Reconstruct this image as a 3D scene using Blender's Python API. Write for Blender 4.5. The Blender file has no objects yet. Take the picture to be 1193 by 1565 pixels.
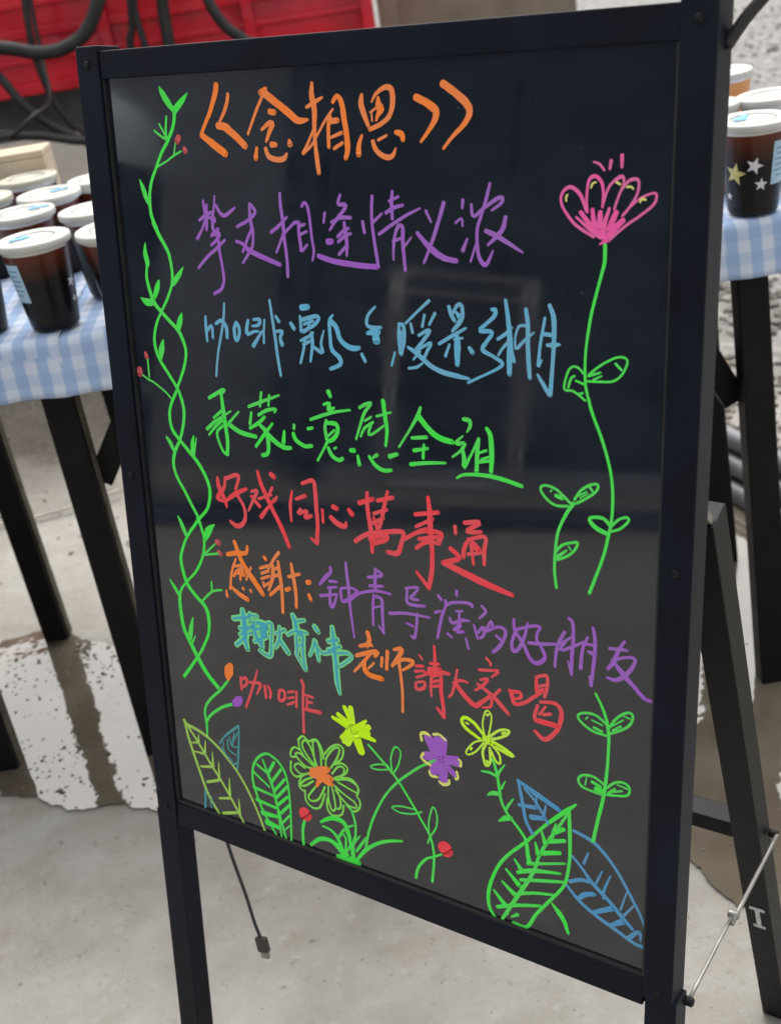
import bpy, bmesh, math, random
from mathutils import Vector, Matrix, noise
random.seed(11)
S = bpy.context.scene
COL = S.collection
R = math.radians

# ------------------------------------------------------------------ camera
CAM_H, PITCH, ROLL = 1.18, 27.5, 9.3
cd = bpy.data.cameras.new('camera')
cam = bpy.data.objects.new('camera', cd); COL.objects.link(cam)
cd.sensor_fit = 'HORIZONTAL'; cd.sensor_width = 36.0; cd.lens = 36.0 * 1830.0 / 1193.0
cd.clip_start = 0.02; cd.clip_end = 500
cam.matrix_world = (Matrix.Translation((0, 0, CAM_H)) @ Matrix.Rotation(R(90 - PITCH), 4, 'X')
                    @ Matrix.Rotation(R(-ROLL), 4, 'Z'))
cd.dof.use_dof = True; cd.dof.focus_distance = 1.02; cd.dof.aperture_fstop = 11.0
S.camera = cam
# ------------------------------------------------------------------ sky, sun, exposure
SUN_EL, SUN_AZ = 61, 4          # an overcast noon, the sun a soft disc behind cloud
world = bpy.data.worlds.new('World'); S.world = world; world.use_nodes = True
wn = world.node_tree; wn.nodes.clear()
sky = wn.nodes.new('ShaderNodeTexSky'); sky.sky_type = 'NISHITA'; sky.sun_disc = False
sky.sun_elevation = R(SUN_EL); sky.sun_rotation = R(SUN_AZ); sky.dust_density = 4.0; sky.air_density = 1.0
hs = wn.nodes.new('ShaderNodeHueSaturation'); hs.inputs['Saturation'].default_value = 0.14
bg = wn.nodes.new('ShaderNodeBackground'); bg.inputs['Strength'].default_value = 0.15
wo = wn.nodes.new('ShaderNodeOutputWorld')
wn.links.new(sky.outputs[0], hs.inputs['Color']); wn.links.new(hs.outputs[0], bg.inputs[0]); wn.links.new(bg.outputs[0], wo.inputs[0])
sl = bpy.data.lights.new('sun', 'SUN'); sl.energy = 1.0; sl.angle = R(80); sl.color = (1, .965, .91)
so = bpy.data.objects.new('sun', sl); COL.objects.link(so)
so.rotation_euler = (R(90 - SUN_EL), 0, R(180 - SUN_AZ))
S.view_settings.view_transform = 'Standard'; S.view_settings.look = 'None'
S.view_settings.exposure = 1.12; S.view_settings.gamma = 1.0

# ------------------------------------------------------------------ materials
def srgb(r, g, b):
    f = lambda c: (c / 255 / 12.92) if c <= 10 else ((c / 255 + .055) / 1.055) ** 2.4
    return (f(r), f(g), f(b), 1)
def mat(name, col, rough=.6, spec=.5, metal=0.0, var=.0, vscale=20.0, bump=0.0, bscale=60.0, ior=None, coat=0.0):
    m = bpy.data.materials.new(name); m.use_nodes = True
    nt = m.node_tree; p = nt.nodes['Principled BSDF']
    p.inputs['Base Color'].default_value = (*col[:3], 1); p.inputs['Roughness'].default_value = rough
    p.inputs['Specular IOR Level'].default_value = spec; p.inputs['Metallic'].default_value = metal
    if ior: p.inputs['IOR'].default_value = ior
    p.inputs['Coat Weight'].default_value = coat
    tc = nt.nodes.new('ShaderNodeTexCoord')
    if var > 0:
        n = nt.nodes.new('ShaderNodeTexNoise'); n.inputs['Scale'].default_value = vscale; n.inputs['Detail'].default_value = 6
        r = nt.nodes.new('ShaderNodeValToRGB')
        a = [max(0, c * (1 - var)) for c in col[:3]]; b = [min(1, c * (1 + var)) for c in col[:3]]
        r.color_ramp.elements[0].color = (*a, 1); r.color_ramp.elements[1].color = (*b, 1)
        r.color_ramp.elements[0].position = .3; r.color_ramp.elements[1].position = .7
        nt.links.new(tc.outputs['Object'], n.inputs['Vector']); nt.links.new(n.outputs[0], r.inputs[0])
        nt.links.new(r.outputs[0], p.inputs['Base Color'])
        mr = nt.nodes.new('ShaderNodeMapRange'); mr.inputs[3].default_value = max(0, rough - .08); mr.inputs[4].default_value = min(1, rough + .1)
        nt.links.new(n.outputs[0], mr.inputs[0]); nt.links.new(mr.outputs[0], p.inputs['Roughness'])
    if bump > 0:
        n2 = nt.nodes.new('ShaderNodeTexNoise'); n2.inputs['Scale'].default_value = bscale; n2.inputs['Detail'].default_value = 5
        bp = nt.nodes.new('ShaderNodeBump'); bp.inputs['Strength'].default_value = bump; bp.inputs['Distance'].default_value = .004
        nt.links.new(tc.outputs['Object'], n2.inputs['Vector']); nt.links.new(n2.outputs[0], bp.inputs['Height'])
        nt.links.new(bp.outputs[0], p.inputs['Normal'])
    return m

M = {}
M['frame'] = mat('black_powder_coat', (.0046, .0062, .0125), .45, .13, var=.35, vscale=14, bump=.06, bscale=500)
M['rear'] = mat('worn_black_steel', (.0070, .0066, .0064), .5, .18, var=.5, vscale=18, bump=.1, bscale=300)
M['glass'] = mat('black_glass', (.0075, .0090, .0115), .03, .5, ior=1.66)
def smeared_glass():
    m = M['glass']; nt = m.node_tree; N = nt.nodes; L = nt.links; p = N['Principled BSDF']
    tc = N.new('ShaderNodeTexCoord'); mp = N.new('ShaderNodeMapping'); mp.inputs['Scale'].default_value = (5, 5, 14); mp.inputs['Rotation'].default_value = (0, .7, 0)
    L.new(tc.outputs['Object'], mp.inputs[0])
    n = N.new('ShaderNodeTexNoise'); n.inputs['Scale'].default_value = 1.6; n.inputs['Detail'].default_value = 9; n.inputs['Roughness'].default_value = .68; L.new(mp.outputs[0], n.inputs['Vector'])
    r = N.new('ShaderNodeValToRGB'); r.color_ramp.elements[0].position = .38; r.color_ramp.elements[1].position = .78
    r.color_ramp.elements[0].color = (.0055, .0076, .0118, 1); r.color_ramp.elements[1].color = (.015, .0185, .0245, 1)
    L.new(n.outputs[0], r.inputs[0])
    d = N.new('ShaderNodeTexNoise'); d.inputs['Scale'].default_value = 330; d.inputs['Detail'].default_value = 2; L.new(tc.outputs['Object'], d.inputs['Vector'])
    dr = N.new('ShaderNodeValToRGB'); dr.color_ramp.elements[0].position = .74; dr.color_ramp.elements[1].position = .80
    dr.color_ramp.elements[0].color = (0, 0, 0, 1); dr.color_ramp.elements[1].color = (.045, .047, .05, 1); L.new(d.outputs[0], dr.inputs[0])
    ad = N.new('ShaderNodeMix'); ad.data_type = 'RGBA'; ad.blend_type = 'ADD'; ad.inputs[0].default_value = 1; L.new(r.outputs[0], ad.inputs[6]); L.new(dr.outputs[0], ad.inputs[7])
    L.new(ad.outputs[2], p.inputs['Base Color'])
    mr = N.new('ShaderNodeMapRange'); mr.inputs[1].default_value = .35; mr.inputs[2].default_value = .75; mr.inputs[3].default_value = .02; mr.inputs[4].default_value = .11
    L.new(n.outputs[0], mr.inputs[0]); L.new(mr.outputs[0], p.inputs['Roughness'])
smeared_glass()
M['leg'] = mat('black_painted_wood', (.0050, .0046, .0048), .5, .14, var=.4, vscale=16, bump=.15, bscale=200)
M['litedge'] = mat('dusty_lit_leg_edge', (.085, .075, .056), .7, .2, var=.5, vscale=30)  # dusty beige, paler to carry the light on the leg's side face
M['steel'] = mat('zinc_steel', (.26, .25, .23), .42, .5, metal=.7, var=.2, vscale=60)
M['cable'] = mat('black_rubber', (.018, .017, .017), .55, .4, var=.3, vscale=30)
M['plug'] = mat('usb_plug', (.03, .026, .022), .45, .4)
M['red'] = mat('red_truck_paint', (.60, .006, .022), .38, .35, var=.3, vscale=5, bump=.05, bscale=40, coat=.2)
M['chassis'] = mat('grey_chassis', (.10, .10, .098), .75, .3, var=.35, vscale=8)
M['wood'] = mat('pale_box_wood', (.50, .40, .28), .8, .2, var=.16, vscale=14, bump=.2, bscale=60)
M['tan'] = mat('tan_board', (.24, .205, .16), .8, .2, var=.2, vscale=6, bump=.2, bscale=40)
M['yellow'] = mat('yellow_plank', (.42, .30, .12), .7, .3, var=.2, vscale=20)
M['pipe'] = mat('grey_pipe', (.075, .08, .088), .35, .5, var=.25, vscale=30)
M['stone'] = mat('pebble', (.16, .148, .13), .85, .2, var=.5, vscale=9, bump=.3, bscale=150)
M['darkstone'] = mat('wet_pebble', (.085, .073, .057), .5, .4, var=.5, vscale=30)
M['lid'] = mat('cream_lid', (.47, .455, .40), .35, .5, var=.05, vscale=40)
M['ring'] = mat('lid_ring', (.13, .135, .12), .4, .4)
M['blueprint'] = mat('blue_print', (.07, .30, .50), .5, .4, var=.3, vscale=120)
M['label'] = mat('pale_blue_label', (.34, .50, .61), .5, .4, var=.1, vscale=90)
M['labelline'] = mat('label_print', (.10, .22, .34), .5, .4)
M['gold'] = mat('gold_star', (.55, .47, .17), .4, .5, var=.2, vscale=200)
M['silver'] = mat('silver_star', (.62, .60, .63), .4, .5, var=.1, vscale=200)
M['whitepaint'] = mat('white_mark', (.62, .62, .60), .6, .3, var=.25, vscale=120)
M['twig'] = mat('pale_twig', (.45, .41, .34), .8, .2, var=.2, vscale=40)
M['dark'] = mat('dark_navy_panel', (.075, .095, .135), .6, .2, var=.25, vscale=2)
M['midgrey'] = mat('grey_panel', (.36, .38, .43), .7, .3, var=.2, vscale=2)
M['palegrey'] = mat('pale_tank', (.78, .85, .95), .5, .4, var=.08, vscale=6)
M['tube'] = mat('grey_tube', (.60, .60, .60), .45, .4)

def paint(name, rgb):
    """fluorescent marker: a second, drier tone of the same ink follows the pen pressure stored in `tone`"""
    m = bpy.data.materials.new('paint_' + name); m.use_nodes = True
    nt = m.node_tree; N = nt.nodes; L = nt.links; p = N['Principled BSDF']
    c = tuple(min(.95, x * 1.06) for x in srgb(*rgb)[:3]); g = sum(c) / 3; dry = tuple(x * .68 + g * .24 + .012 for x in c)
    at = N.new('ShaderNodeAttribute'); at.attribute_name = 'tone'
    tc = N.new('ShaderNodeTexCoord'); nz = N.new('ShaderNodeTexNoise'); nz.inputs['Scale'].default_value = 190; nz.inputs['Detail'].default_value = 4
    L.new(tc.outputs['Object'], nz.inputs['Vector'])
    ad = N.new('ShaderNodeMath'); ad.operation = 'MULTIPLY_ADD'; ad.inputs[1].default_value = .9; L.new(nz.outputs[0], ad.inputs[0])
    sb = N.new('ShaderNodeMath'); sb.operation = 'SUBTRACT'; sb.inputs[1].default_value = .45; L.new(at.outputs['Fac'], sb.inputs[0]); L.new(sb.outputs[0], ad.inputs[2])
    mx = N.new('ShaderNodeMix'); mx.data_type = 'RGBA'; mx.clamp_factor = True
    mx.inputs[6].default_value = (*c, 1); mx.inputs[7].default_value = (*dry, 1)
    L.new(ad.outputs[0], mx.inputs[0]); L.new(mx.outputs[2], p.inputs['Base Color'])
    p.inputs['Roughness'].default_value = .6; p.inputs['Specular IOR Level'].default_value = .25
    n2 = N.new('ShaderNodeTexNoise'); n2.inputs['Scale'].default_value = 420; n2.inputs['Detail'].default_value = 3; L.new(tc.outputs['Object'], n2.inputs['Vector'])
    s2 = N.new('ShaderNodeMath'); s2.operation = 'MULTIPLY_ADD'; s2.inputs[1].default_value = -.55; L.new(at.outputs['Fac'], s2.inputs[0]); s2.inputs[2].default_value = .62
    a2 = N.new('ShaderNodeMath'); a2.operation = 'ADD'; L.new(n2.outputs[0], a2.inputs[0]); L.new(s2.outputs[0], a2.inputs[1])
    mr = N.new('ShaderNodeMapRange'); mr.inputs[1].default_value = .42; mr.inputs[2].default_value = .85; mr.inputs[3].default_value = .84; mr.inputs[4].default_value = 1.0
    L.new(a2.outputs[0], mr.inputs[0]); L.new(mr.outputs[0], p.inputs['Alpha'])
    return m
INK = {'orange': (246, 128, 50), 'purple': (156, 90, 190), 'blue': (96, 172, 204), 'green': (66, 226, 72),
       'red': (232, 66, 74), 'rose': (196, 82, 86), 'teal': (66, 166, 190), 'tealedge': (120, 216, 140), 'teal2': (60, 150, 152),
       'lime': (160, 206, 78), 'lime2': (128, 226, 62), 'yellow': (196, 250, 16), 'paleyellow': (220, 222, 104),
       'blue2': (76, 146, 190), 'pink': (236, 84, 160)}
for k, v in INK.items(): M['ink_' + k] = paint(k, v)

# ------------------------------------------------------------------ helpers
def new_obj(name, me, m=None, parent=None, loc=None, smooth=False):
    if m is not None and not me.materials: me.materials.append(m)
    if smooth:
        for p in me.polygons: p.use_smooth = True
    o = bpy.data.objects.new(name, me); COL.objects.link(o)
    if parent: o.parent = parent
    if loc: o.location = loc
    return o
def empty(name, loc=(0, 0, 0), rz=0.0):
    o = bpy.data.objects.new(name, None); COL.objects.link(o); o.location = loc; o.rotation_euler = (0, 0, rz)
    o.empty_display_size = .05
    return o
def tag(o, label=None, cat=None, group=None, kind=None):
    if label: o['label'] = label
    if cat: o['category'] = cat
    if group: o['group'] = group
    if kind: o['kind'] = kind
    return o
def bm_mesh(bm, name):
    bmesh.ops.recalc_face_normals(bm, faces=bm.faces)
    me = bpy.data.meshes.new(name); bm.to_mesh(me); bm.free(); return me
def bar_mesh(name, a, b, w, d, side=(1, 0, 0), bev=.0015):
    """a squared bar from a to b; w across `side`, d across the third axis"""
    a, b = Vector(a), Vector(b); z = (b - a).normalized(); x = Vector(side); x = (x - z * x.dot(z)).normalized(); y = z.cross(x)
    bm = bmesh.new(); vs = []
    for e in (a, b):
        for sx, sy in ((-1, -1), (1, -1), (1, 1), (-1, 1)):
            vs.append(bm.verts.new(e + x * (sx * w / 2) + y * (sy * d / 2)))
    for f in ((0, 1, 2, 3), (4, 5, 6, 7), (0, 1, 5, 4), (1, 2, 6, 5), (2, 3, 7, 6), (3, 0, 4, 7)): bm.faces.new([vs[i] for i in f])
    if bev: bmesh.ops.bevel(bm, geom=list(bm.edges), offset=bev, segments=2, affect='EDGES', profile=.6)
    return bm_mesh(bm, name)
def bar(name, a, b, w, d, m, parent=None, side=(1, 0, 0), bev=.0015):
    return new_obj(name, bar_mesh(name, a, b, w, d, side, bev), m, parent)
def box(name, c, size, m, parent=None, bev=.002):
    c = Vector(c); h = Vector((0, 0, size[2] / 2))
    return bar(name, c - h, c + h, size[0], size[1], m, parent, bev=bev)
def cr(P, n):
    """Catmull-Rom through tuples of any length"""
    Q = [P[0]] + list(P) + [P[-1]]; out = []
    for i in range(1, len(Q) - 2):
        p0, p1, p2, p3 = Q[i - 1], Q[i], Q[i + 1], Q[i + 2]
        for k in range(n):
            t = k / n
            out.append(tuple(.5 * (2 * b + (c - a) * t + (2 * a - 5 * b + 4 * c - d) * t * t + (3 * b - a - 3 * c + d) * t ** 3)
                             for a, b, c, d in zip(p0, p1, p2, p3)))
    out.append(tuple(P[-1])); return out
def tube_mesh(name, pts, r, seg=10, sub=6):
    P = [Vector(p) for p in cr([tuple(p) for p in pts], sub)]
    bm = bmesh.new(); rings = []; x = None
    for i, p in enumerate(P):
        t = (P[min(i + 1, len(P) - 1)] - P[max(i - 1, 0)]).normalized()
        if x is None: x = t.orthogonal().normalized()
        x = (x - t * x.dot(t)).normalized(); y = t.cross(x)
        rings.append([bm.verts.new(p + (x * math.cos(2 * math.pi * k / seg) + y * math.sin(2 * math.pi * k / seg)) * r) for k in range(seg)])
    for A, B in zip(rings, rings[1:]):
        for k in range(seg): bm.faces.new((A[k], A[(k + 1) % seg], B[(k + 1) % seg], B[k]))
    bm.faces.new(rings[0]); bm.faces.new(rings[-1])
    return bm_mesh(bm, name)
def tube(name, pts, r, m, parent=None, seg=10, sub=6):
    return new_obj(name, tube_mesh(name, pts, r, seg, sub), m, parent, smooth=True)
def lathe_mesh(name, prof, seg=40):
    bm = bmesh.new(); rings = []
    for r, z in prof:
        if r < 1e-6: rings.append([bm.verts.new((0, 0, z))])
        else: rings.append([bm.verts.new((r * math.cos(2 * math.pi * k / seg), r * math.sin(2 * math.pi * k / seg), z)) for k in range(seg)])
    for A, B in zip(rings, rings[1:]):
        for k in range(seg):
            a, b = A[k % len(A)], A[(k + 1) % len(A)]; c, d = B[(k + 1) % len(B)], B[k % len(B)]
            vs = []
            for v in (a, b, c, d):
                if v not in vs: vs.append(v)
            if len(vs) > 2: bm.faces.new(vs)
    me = bm_mesh(bm, name)
    for p in me.polygons: p.use_smooth = True
    return me
def copy_tree(o, parent=None):
    c = o.copy(); COL.objects.link(c); c.parent = parent
    for ch in o.children: copy_tree(ch, c)
    return c

# ------------------------------------------------------------------ ground
def ground_material():
    m = bpy.data.materials.new('ground_concrete_and_dirt'); m.use_nodes = True
    nt = m.node_tree; N = nt.nodes; L = nt.links; p = N['Principled BSDF']
    tc = N.new('ShaderNodeTexCoord'); sep = N.new('ShaderNodeSeparateXYZ'); L.new(tc.outputs['Object'], sep.inputs[0])
    def nz(scale, det=6, rough=.55):
        n = N.new('ShaderNodeTexNoise'); n.inputs['Scale'].default_value = scale; n.inputs['Detail'].default_value = det
        n.inputs['Roughness'].default_value = rough; L.new(tc.outputs['Object'], n.inputs['Vector']); return n
    def ramp(src, a, b, ca, cb):
        r = N.new('ShaderNodeValToRGB'); r.color_ramp.elements[0].position = a; r.color_ramp.elements[1].position = b
        r.color_ramp.elements[0].color = ca; r.color_ramp.elements[1].color = cb; L.new(src, r.inputs[0]); return r
    def mix(fac, a, b, mode='MIX'):
        x = N.new('ShaderNodeMix'); x.data_type = 'RGBA'; x.blend_type = mode
        if isinstance(fac, float): x.inputs[0].default_value = fac
        else: L.new(fac, x.inputs[0])
        for s, v in ((6, a), (7, b)):
            if isinstance(v, tuple): x.inputs[s].default_value = v
            else: L.new(v, x.inputs[s])
        return x.outputs[2]
    def math_(op, a, b=0.0, c=0.0):
        x = N.new('ShaderNodeMath'); x.operation = op
        for i, v in enumerate((a, b, c)):
            if isinstance(v, (int, float)): x.inputs[i].default_value = v
            else: L.new(v, x.inputs[i])
        return x.outputs[0]
    # pale cement with warm stains and fine pits
    big = nz(2.6, 7, .6); mid = nz(13, 6, .6); fine = nz(130, 4, .6); speck = nz(60, 3, .7)
    con = ramp(big.outputs[0], .3, .72, (.250, .232, .202, 1), (.312, .300, .274, 1)).outputs[0]
    con = mix(.45, con, ramp(mid.outputs[0], .34, .66, (.215, .195, .164, 1), (.335, .325, .300, 1)).outputs[0])
    con = mix(ramp(speck.outputs[0], .63, .72, (0, 0, 0, 1), (.65, .65, .65, 1)).outputs[0], con, (.105, .090, .072, 1))
    pit = nz(34, 6, .75)
    con = mix(ramp(pit.outputs[0], .56, .70, (0, 0, 0, 1), (.55, .55, .55, 1)).outputs[0], con, (.375, .37, .35, 1))
    con = mix(ramp(pit.outputs[0], .30, .40, (.5, .5, .5, 1), (0, 0, 0, 1)).outputs[0], con, (.135, .122, .102, 1))
    dot = N.new('ShaderNodeTexVoronoi'); dot.inputs['Scale'].default_value = 26; dot.inputs['Randomness'].default_value = 1; L.new(tc.outputs['Object'], dot.inputs['Vector'])
    dsz = math_('MULTIPLY', nz(9, 3, .6).outputs[0], .17)
    dm = math_('LESS_THAN', dot.outputs['Distance'], math_('SUBTRACT', dsz, .035))
    con = mix(math_('MULTIPLY', dm, .55), con, (.085, .075, .062, 1))
    wv = N.new('ShaderNodeTexVoronoi'); wv.feature = 'DISTANCE_TO_EDGE'; wv.inputs['Scale'].default_value = 1.15
    wn_ = N.new('ShaderNodeVectorMath'); wn_.operation = 'MULTIPLY_ADD'; wn_.inputs[1].default_value = (.35, .35, 0); L.new(nz(3.2, 8, .7).outputs['Color'], wn_.inputs[0]); L.new(tc.outputs['Object'], wn_.inputs[2]); L.new(wn_.outputs[0], wv.inputs['Vector'])
    ck = math_('MULTIPLY', math_('LESS_THAN', wv.outputs['Distance'], .0010), .16)
    con = mix(ck, con, (.09, .08, .066, 1))
    rust = nz(4.3, 5, .7)
    con = mix(ramp(rust.outputs[0], .54, .74, (0, 0, 0, 1), (.55, .55, .55, 1)).outputs[0], con, (.225, .165, .120, 1))
    # churned dirt and gravel behind the tables
    vor = N.new('ShaderNodeTexVoronoi'); vor.inputs['Scale'].default_value = 38; L.new(tc.outputs['Object'], vor.inputs['Vector'])
    dirt = ramp(nz(6, 8, .68).outputs[0], .32, .7, (.034, .027, .020, 1), (.088, .076, .060, 1)).outputs[0]
    dirt = mix(.35, dirt, ramp(nz(45, 5, .7).outputs[0], .35, .66, (.026, .021, .016, 1), (.125, .112, .093, 1)).outputs[0])
    grav = ramp(nz(16, 8, .75).outputs[0], .36, .64, (.085, .079, .070, 1), (.33, .32, .30, 1)).outputs[0]
    wob = math_('MULTIPLY', math_('SUBTRACT', nz(1.7, 5).outputs[0], .5), 1.3)
    ywob = math_('ADD', sep.outputs[1], wob)
    fd = N.new('ShaderNodeMapRange'); fd.inputs[1].default_value = 2.35; fd.inputs[2].default_value = 2.85; L.new(ywob, fd.inputs[0])
    # gravel heap lies to the right
    gx = math_('ADD', math_('SUBTRACT', sep.outputs[0], .55), math_('MULTIPLY', wob, .5))
    fg = N.new('ShaderNodeMapRange'); fg.inputs[1].default_value = -.15; fg.inputs[2].default_value = .25; L.new(gx, fg.inputs[0])
    back = mix(fg.outputs[0], dirt, grav)
    colr = mix(fd.outputs[0], con, back)
    L.new(colr, p.inputs['Base Color'])
    p.inputs['Roughness'].default_value = .82; p.inputs['Specular IOR Level'].default_value = .3
    h1 = math_('MULTIPLY', mid.outputs[0], .5); h2 = math_('MULTIPLY', fine.outputs[0], .25)
    hg = math_('MULTIPLY', math_('MULTIPLY', nz(30, 8, .75).outputs[0], 4.0), fd.outputs[0])
    hh = math_('ADD', math_('ADD', math_('ADD', h1, h2), math_('MULTIPLY', pit.outputs[0], .5)), hg)
    b = N.new('ShaderNodeBump'); b.inputs['Strength'].default_value = .45; b.inputs['Distance'].default_value = .01
    L.new(hh, b.inputs['Height']); L.new(b.outputs[0], p.inputs['Normal'])
    return m
bm = bmesh.new()
vs = [bm.verts.new(c) for c in ((-120, -80, 0), (120, -80, 0), (120, 200, 0), (-120, 200, 0))]; bm.faces.new(vs)
g = new_obj('ground', bm_mesh(bm, 'ground'), ground_material()); tag(g, 'pale worn cement ground turning to dirt and gravel', 'ground', kind='structure')

# a shallow puddle on the cement under the tables
def water_material():
    m = bpy.data.materials.new('muddy_water'); m.use_nodes = True
    nt = m.node_tree; N = nt.nodes; L = nt.links; p = N['Principled BSDF']
    tc = N.new('ShaderNodeTexCoord')
    n = N.new('ShaderNodeTexNoise'); n.inputs['Scale'].default_value = 7; n.inputs['Detail'].default_value = 6; L.new(tc.outputs['Object'], n.inputs['Vector'])
    r = N.new('ShaderNodeValToRGB'); r.color_ramp.elements[0].position = .35; r.color_ramp.elements[1].position = .68
    r.color_ramp.elements[0].color = (.085, .070, .049, 1); r.color_ramp.elements[1].color = (.135, .115, .087, 1)
    L.new(n.outputs[0], r.inputs[0]); L.new(r.outputs[0], p.inputs['Base Color'])
    p.inputs['Roughness'].default_value = .03; p.inputs['IOR'].default_value = 1.55; p.inputs['Specular IOR Level'].default_value = .68
    n2 = N.new('ShaderNodeTexNoise'); n2.inputs['Scale'].default_value = 26; n2.inputs['Detail'].default_value = 2; L.new(tc.outputs['Object'], n2.inputs['Vector'])
    b = N.new('ShaderNodeBump'); b.inputs['Strength'].default_value = .16; b.inputs['Distance'].default_value = .004
    L.new(n2.outputs[0], b.inputs['Height']); L.new(b.outputs[0], p.inputs['Normal'])
    return m
PUD = [(-1.6, 1.68), (-1.1, 1.60), (-.683, 1.525), (-.62, 1.50), (-.566, 1.454), (-.50, 1.455), (-.421, 1.424), (-.25, 1.36), (-.05, 1.29), (.15, 1.21), (.32, 1.189),
       (.318, 1.14), (.325, 1.093), (.349, 1.066), (.392, 1.041), (.55, 1.0), (.8, .99), (1.3, 1.06), (1.7, 1.3), (1.5, 1.65), (1.1, 1.86), (.80, 1.98),
       (.673, 2.064), (.5, 2.08), (.25, 2.0), (-.1, 1.96), (-.36, 1.92), (-.536, 1.897), (-.596, 1.93), (-.64, 1.97), (-.70, 2.0), (-.80, 1.99), (-1.1, 2.02), (-1.6, 2.05)]
def ragged(poly, n=10, amp=.010, seed=0.0):
    out = []
    for i, a in enumerate(poly):
        b = poly[(i + 1) % len(poly)]
        for k in range(n):
            t = k / n; x = a[0] + (b[0] - a[0]) * t; y = a[1] + (b[1] - a[1]) * t
            out.append((x + amp * (noise.noise((x * 22, y * 22, seed)) + .6 * noise.noise((x * 70, y * 70, seed + 3))),
                        y + amp * (noise.noise((x * 22, y * 22, seed + 9)) + .6 * noise.noise((x * 70, y * 70, seed + 5)))))
    return out
rim = ragged(PUD)
bm = bmesh.new(); bm.faces.new([bm.verts.new((x, y, .004)) for x, y in rim]); bmesh.ops.triangulate(bm, faces=bm.faces)
pud = new_obj('puddle', bm_mesh(bm, 'puddle'), water_material()); tag(pud, 'shallow muddy puddle on the cement under the tables', 'puddle', kind='structure')
def inside(x, y, poly):
    c = False; j = len(poly) - 1
    for i in range(len(poly)):
        (xi, yi), (xj, yj) = poly[i], poly[j]
        if (yi > y) != (yj > y) and x < (xj - xi) * (y - yi) / (yj - yi) + xi: c = not c
        j = i
    return c
# loose stones: far too many to count
ICO = None
def stones(name, spots, m, label, seed, zoff=0.0):
    rnd = random.Random(seed); t = bmesh.new(); bmesh.ops.create_icosphere(t, subdivisions=1, radius=1)
    V = [v.co.copy() for v in t.verts]; F = [[v.index for v in f.verts] for f in t.faces]; t.free()
    vs, fs = [], []
    for x, y, s in spots:
        o = len(vs); rz = rnd.uniform(0, 6.28); c, sn = math.cos(rz), math.sin(rz); sx, sy, sz = s * rnd.uniform(.8, 1.4), s * rnd.uniform(.6, 1), s * rnd.uniform(.4, .75)
        for v in V:
            k = rnd.uniform(.75, 1.2); a, b = v.x * sx * k, v.y * sy * k
            vs.append((x + a * c - b * sn, y + a * sn + b * c, v.z * sz * k + sz * .35 + zoff))
        fs += [[i + o for i in f] for f in F]
    me = bpy.data.meshes.new(name); me.from_pydata(vs, [], fs)
    return tag(new_obj(name, me, m), label, 'stones', kind='stuff')
rnd = random.Random(3)
sp = []
while len(sp) < 1900:
    x, y = rnd.uniform(-1.3, 1.0), rnd.uniform(1.0, 2.1)
    d = noise.noise((x * 4, y * 4, 7.0))
    if inside(x, y, PUD) and rnd.random() < (.15 + 1.6 * max(0, d)) * (1.0 if x < 0 else .22): sp.append((x, y, rnd.uniform(.0012, .0036) * (1.6 if rnd.random() < .10 else 1)))
stones('puddle_grit', sp, M['darkstone'], 'dark wet grit sticking out of the puddle', 5, .0032)
sp = []
while len(sp) < 5600:
    y = rnd.uniform(2.25, 9.5) if rnd.random() < .7 else rnd.uniform(2.2, 4.2)
    if rnd.random() < .72: x = rnd.uniform(.5, .62 * y * .75 + .5)
    else: x = rnd.uniform(-.4 * y - .1, .5)
    if noise.noise((x * 2.2, y * 2.2, 1.0)) > -.15 or rnd.random() < .3: sp.append((x, y, rnd.uniform(.004, .012) * (2.2 if rnd.random() < .05 else 1) * (1.4 if x > .5 else .55)))
stones('loose_gravel', sp, M['stone'], 'loose grey gravel and rubble scattered behind the tables', 6)
tw = tube('fallen_twig', [(-.93, 2.50, .012), (-.84, 2.505, .01), (-.74, 2.52, .014), (-.62, 2.56, .02)], .0032, M['twig'])
tag(tw, 'thin pale stick lying on the dirt behind the table legs', 'stick')

# ------------------------------------------------------------------ the two tables
TY = 0.0; TILT = -.008; ZT = .712
def table(name, loc, tilt, x0, x1, legs, braces, label):
    t = empty(name, loc, TY); t.rotation_euler = (0, tilt, TY); tag(t, label, 'table', 'black trestle tables under the checked cloths')
    xm, w = (x0 + x1) / 2, x1 - x0
    box('table_top', (xm, .245, ZT - .013), (w, .57, .022), M['leg'], t)
    box('apron', (xm, .006, ZT - .056), (w - .06, .018, .06), M['leg'], t)
    box('apron', (xm, .40, ZT - .056), (w - .06, .018, .06), M['leg'], t)
    for a, b in legs:                                   # top and foot of each leg, splayed a little
        zf = b[0] * math.tan(tilt)
        A_, B_ = Vector((a[0], a[1], ZT - .0255)), Vector((b[0], b[1], zf))
        lg = bar('leg', A_, B_, .044, .034, M['leg'], t, bev=.003)
        off = Vector((.0235, .004, 0)); bar('lit_leg_edge', A_.lerp(B_, .10) + off, A_.lerp(B_, .995) + off, .0025, .024, M['litedge'], lg, bev=.0005)  # thin strip added to paint the lit side face of the leg
    for a, b, y in braces:
        br = bar('brace', (a[0], y, a[1]), (b[0], y, b[1]), .034, .036, M['leg'], t, side=(0, 1, 0), bev=.002)
    return t
table('trestle_table', (-.428, 1.573, 0), TILT, -.06, 1.16, (((.0, .03), (.0, .0)), ((.979, .03), (.976, -.073)), ((.0, .37), (.01, .38)), ((1.0, .37), (1.016, .289))),
      (((.02, .47), (.165, .685), .05), ((.958, .43), (.83, .685), .036), ((.02, .46), (.15, .685), .36), ((.975, .42), (.85, .685), .355)),
      'long black trestle table behind the sign board, with diagonal braces')
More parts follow.
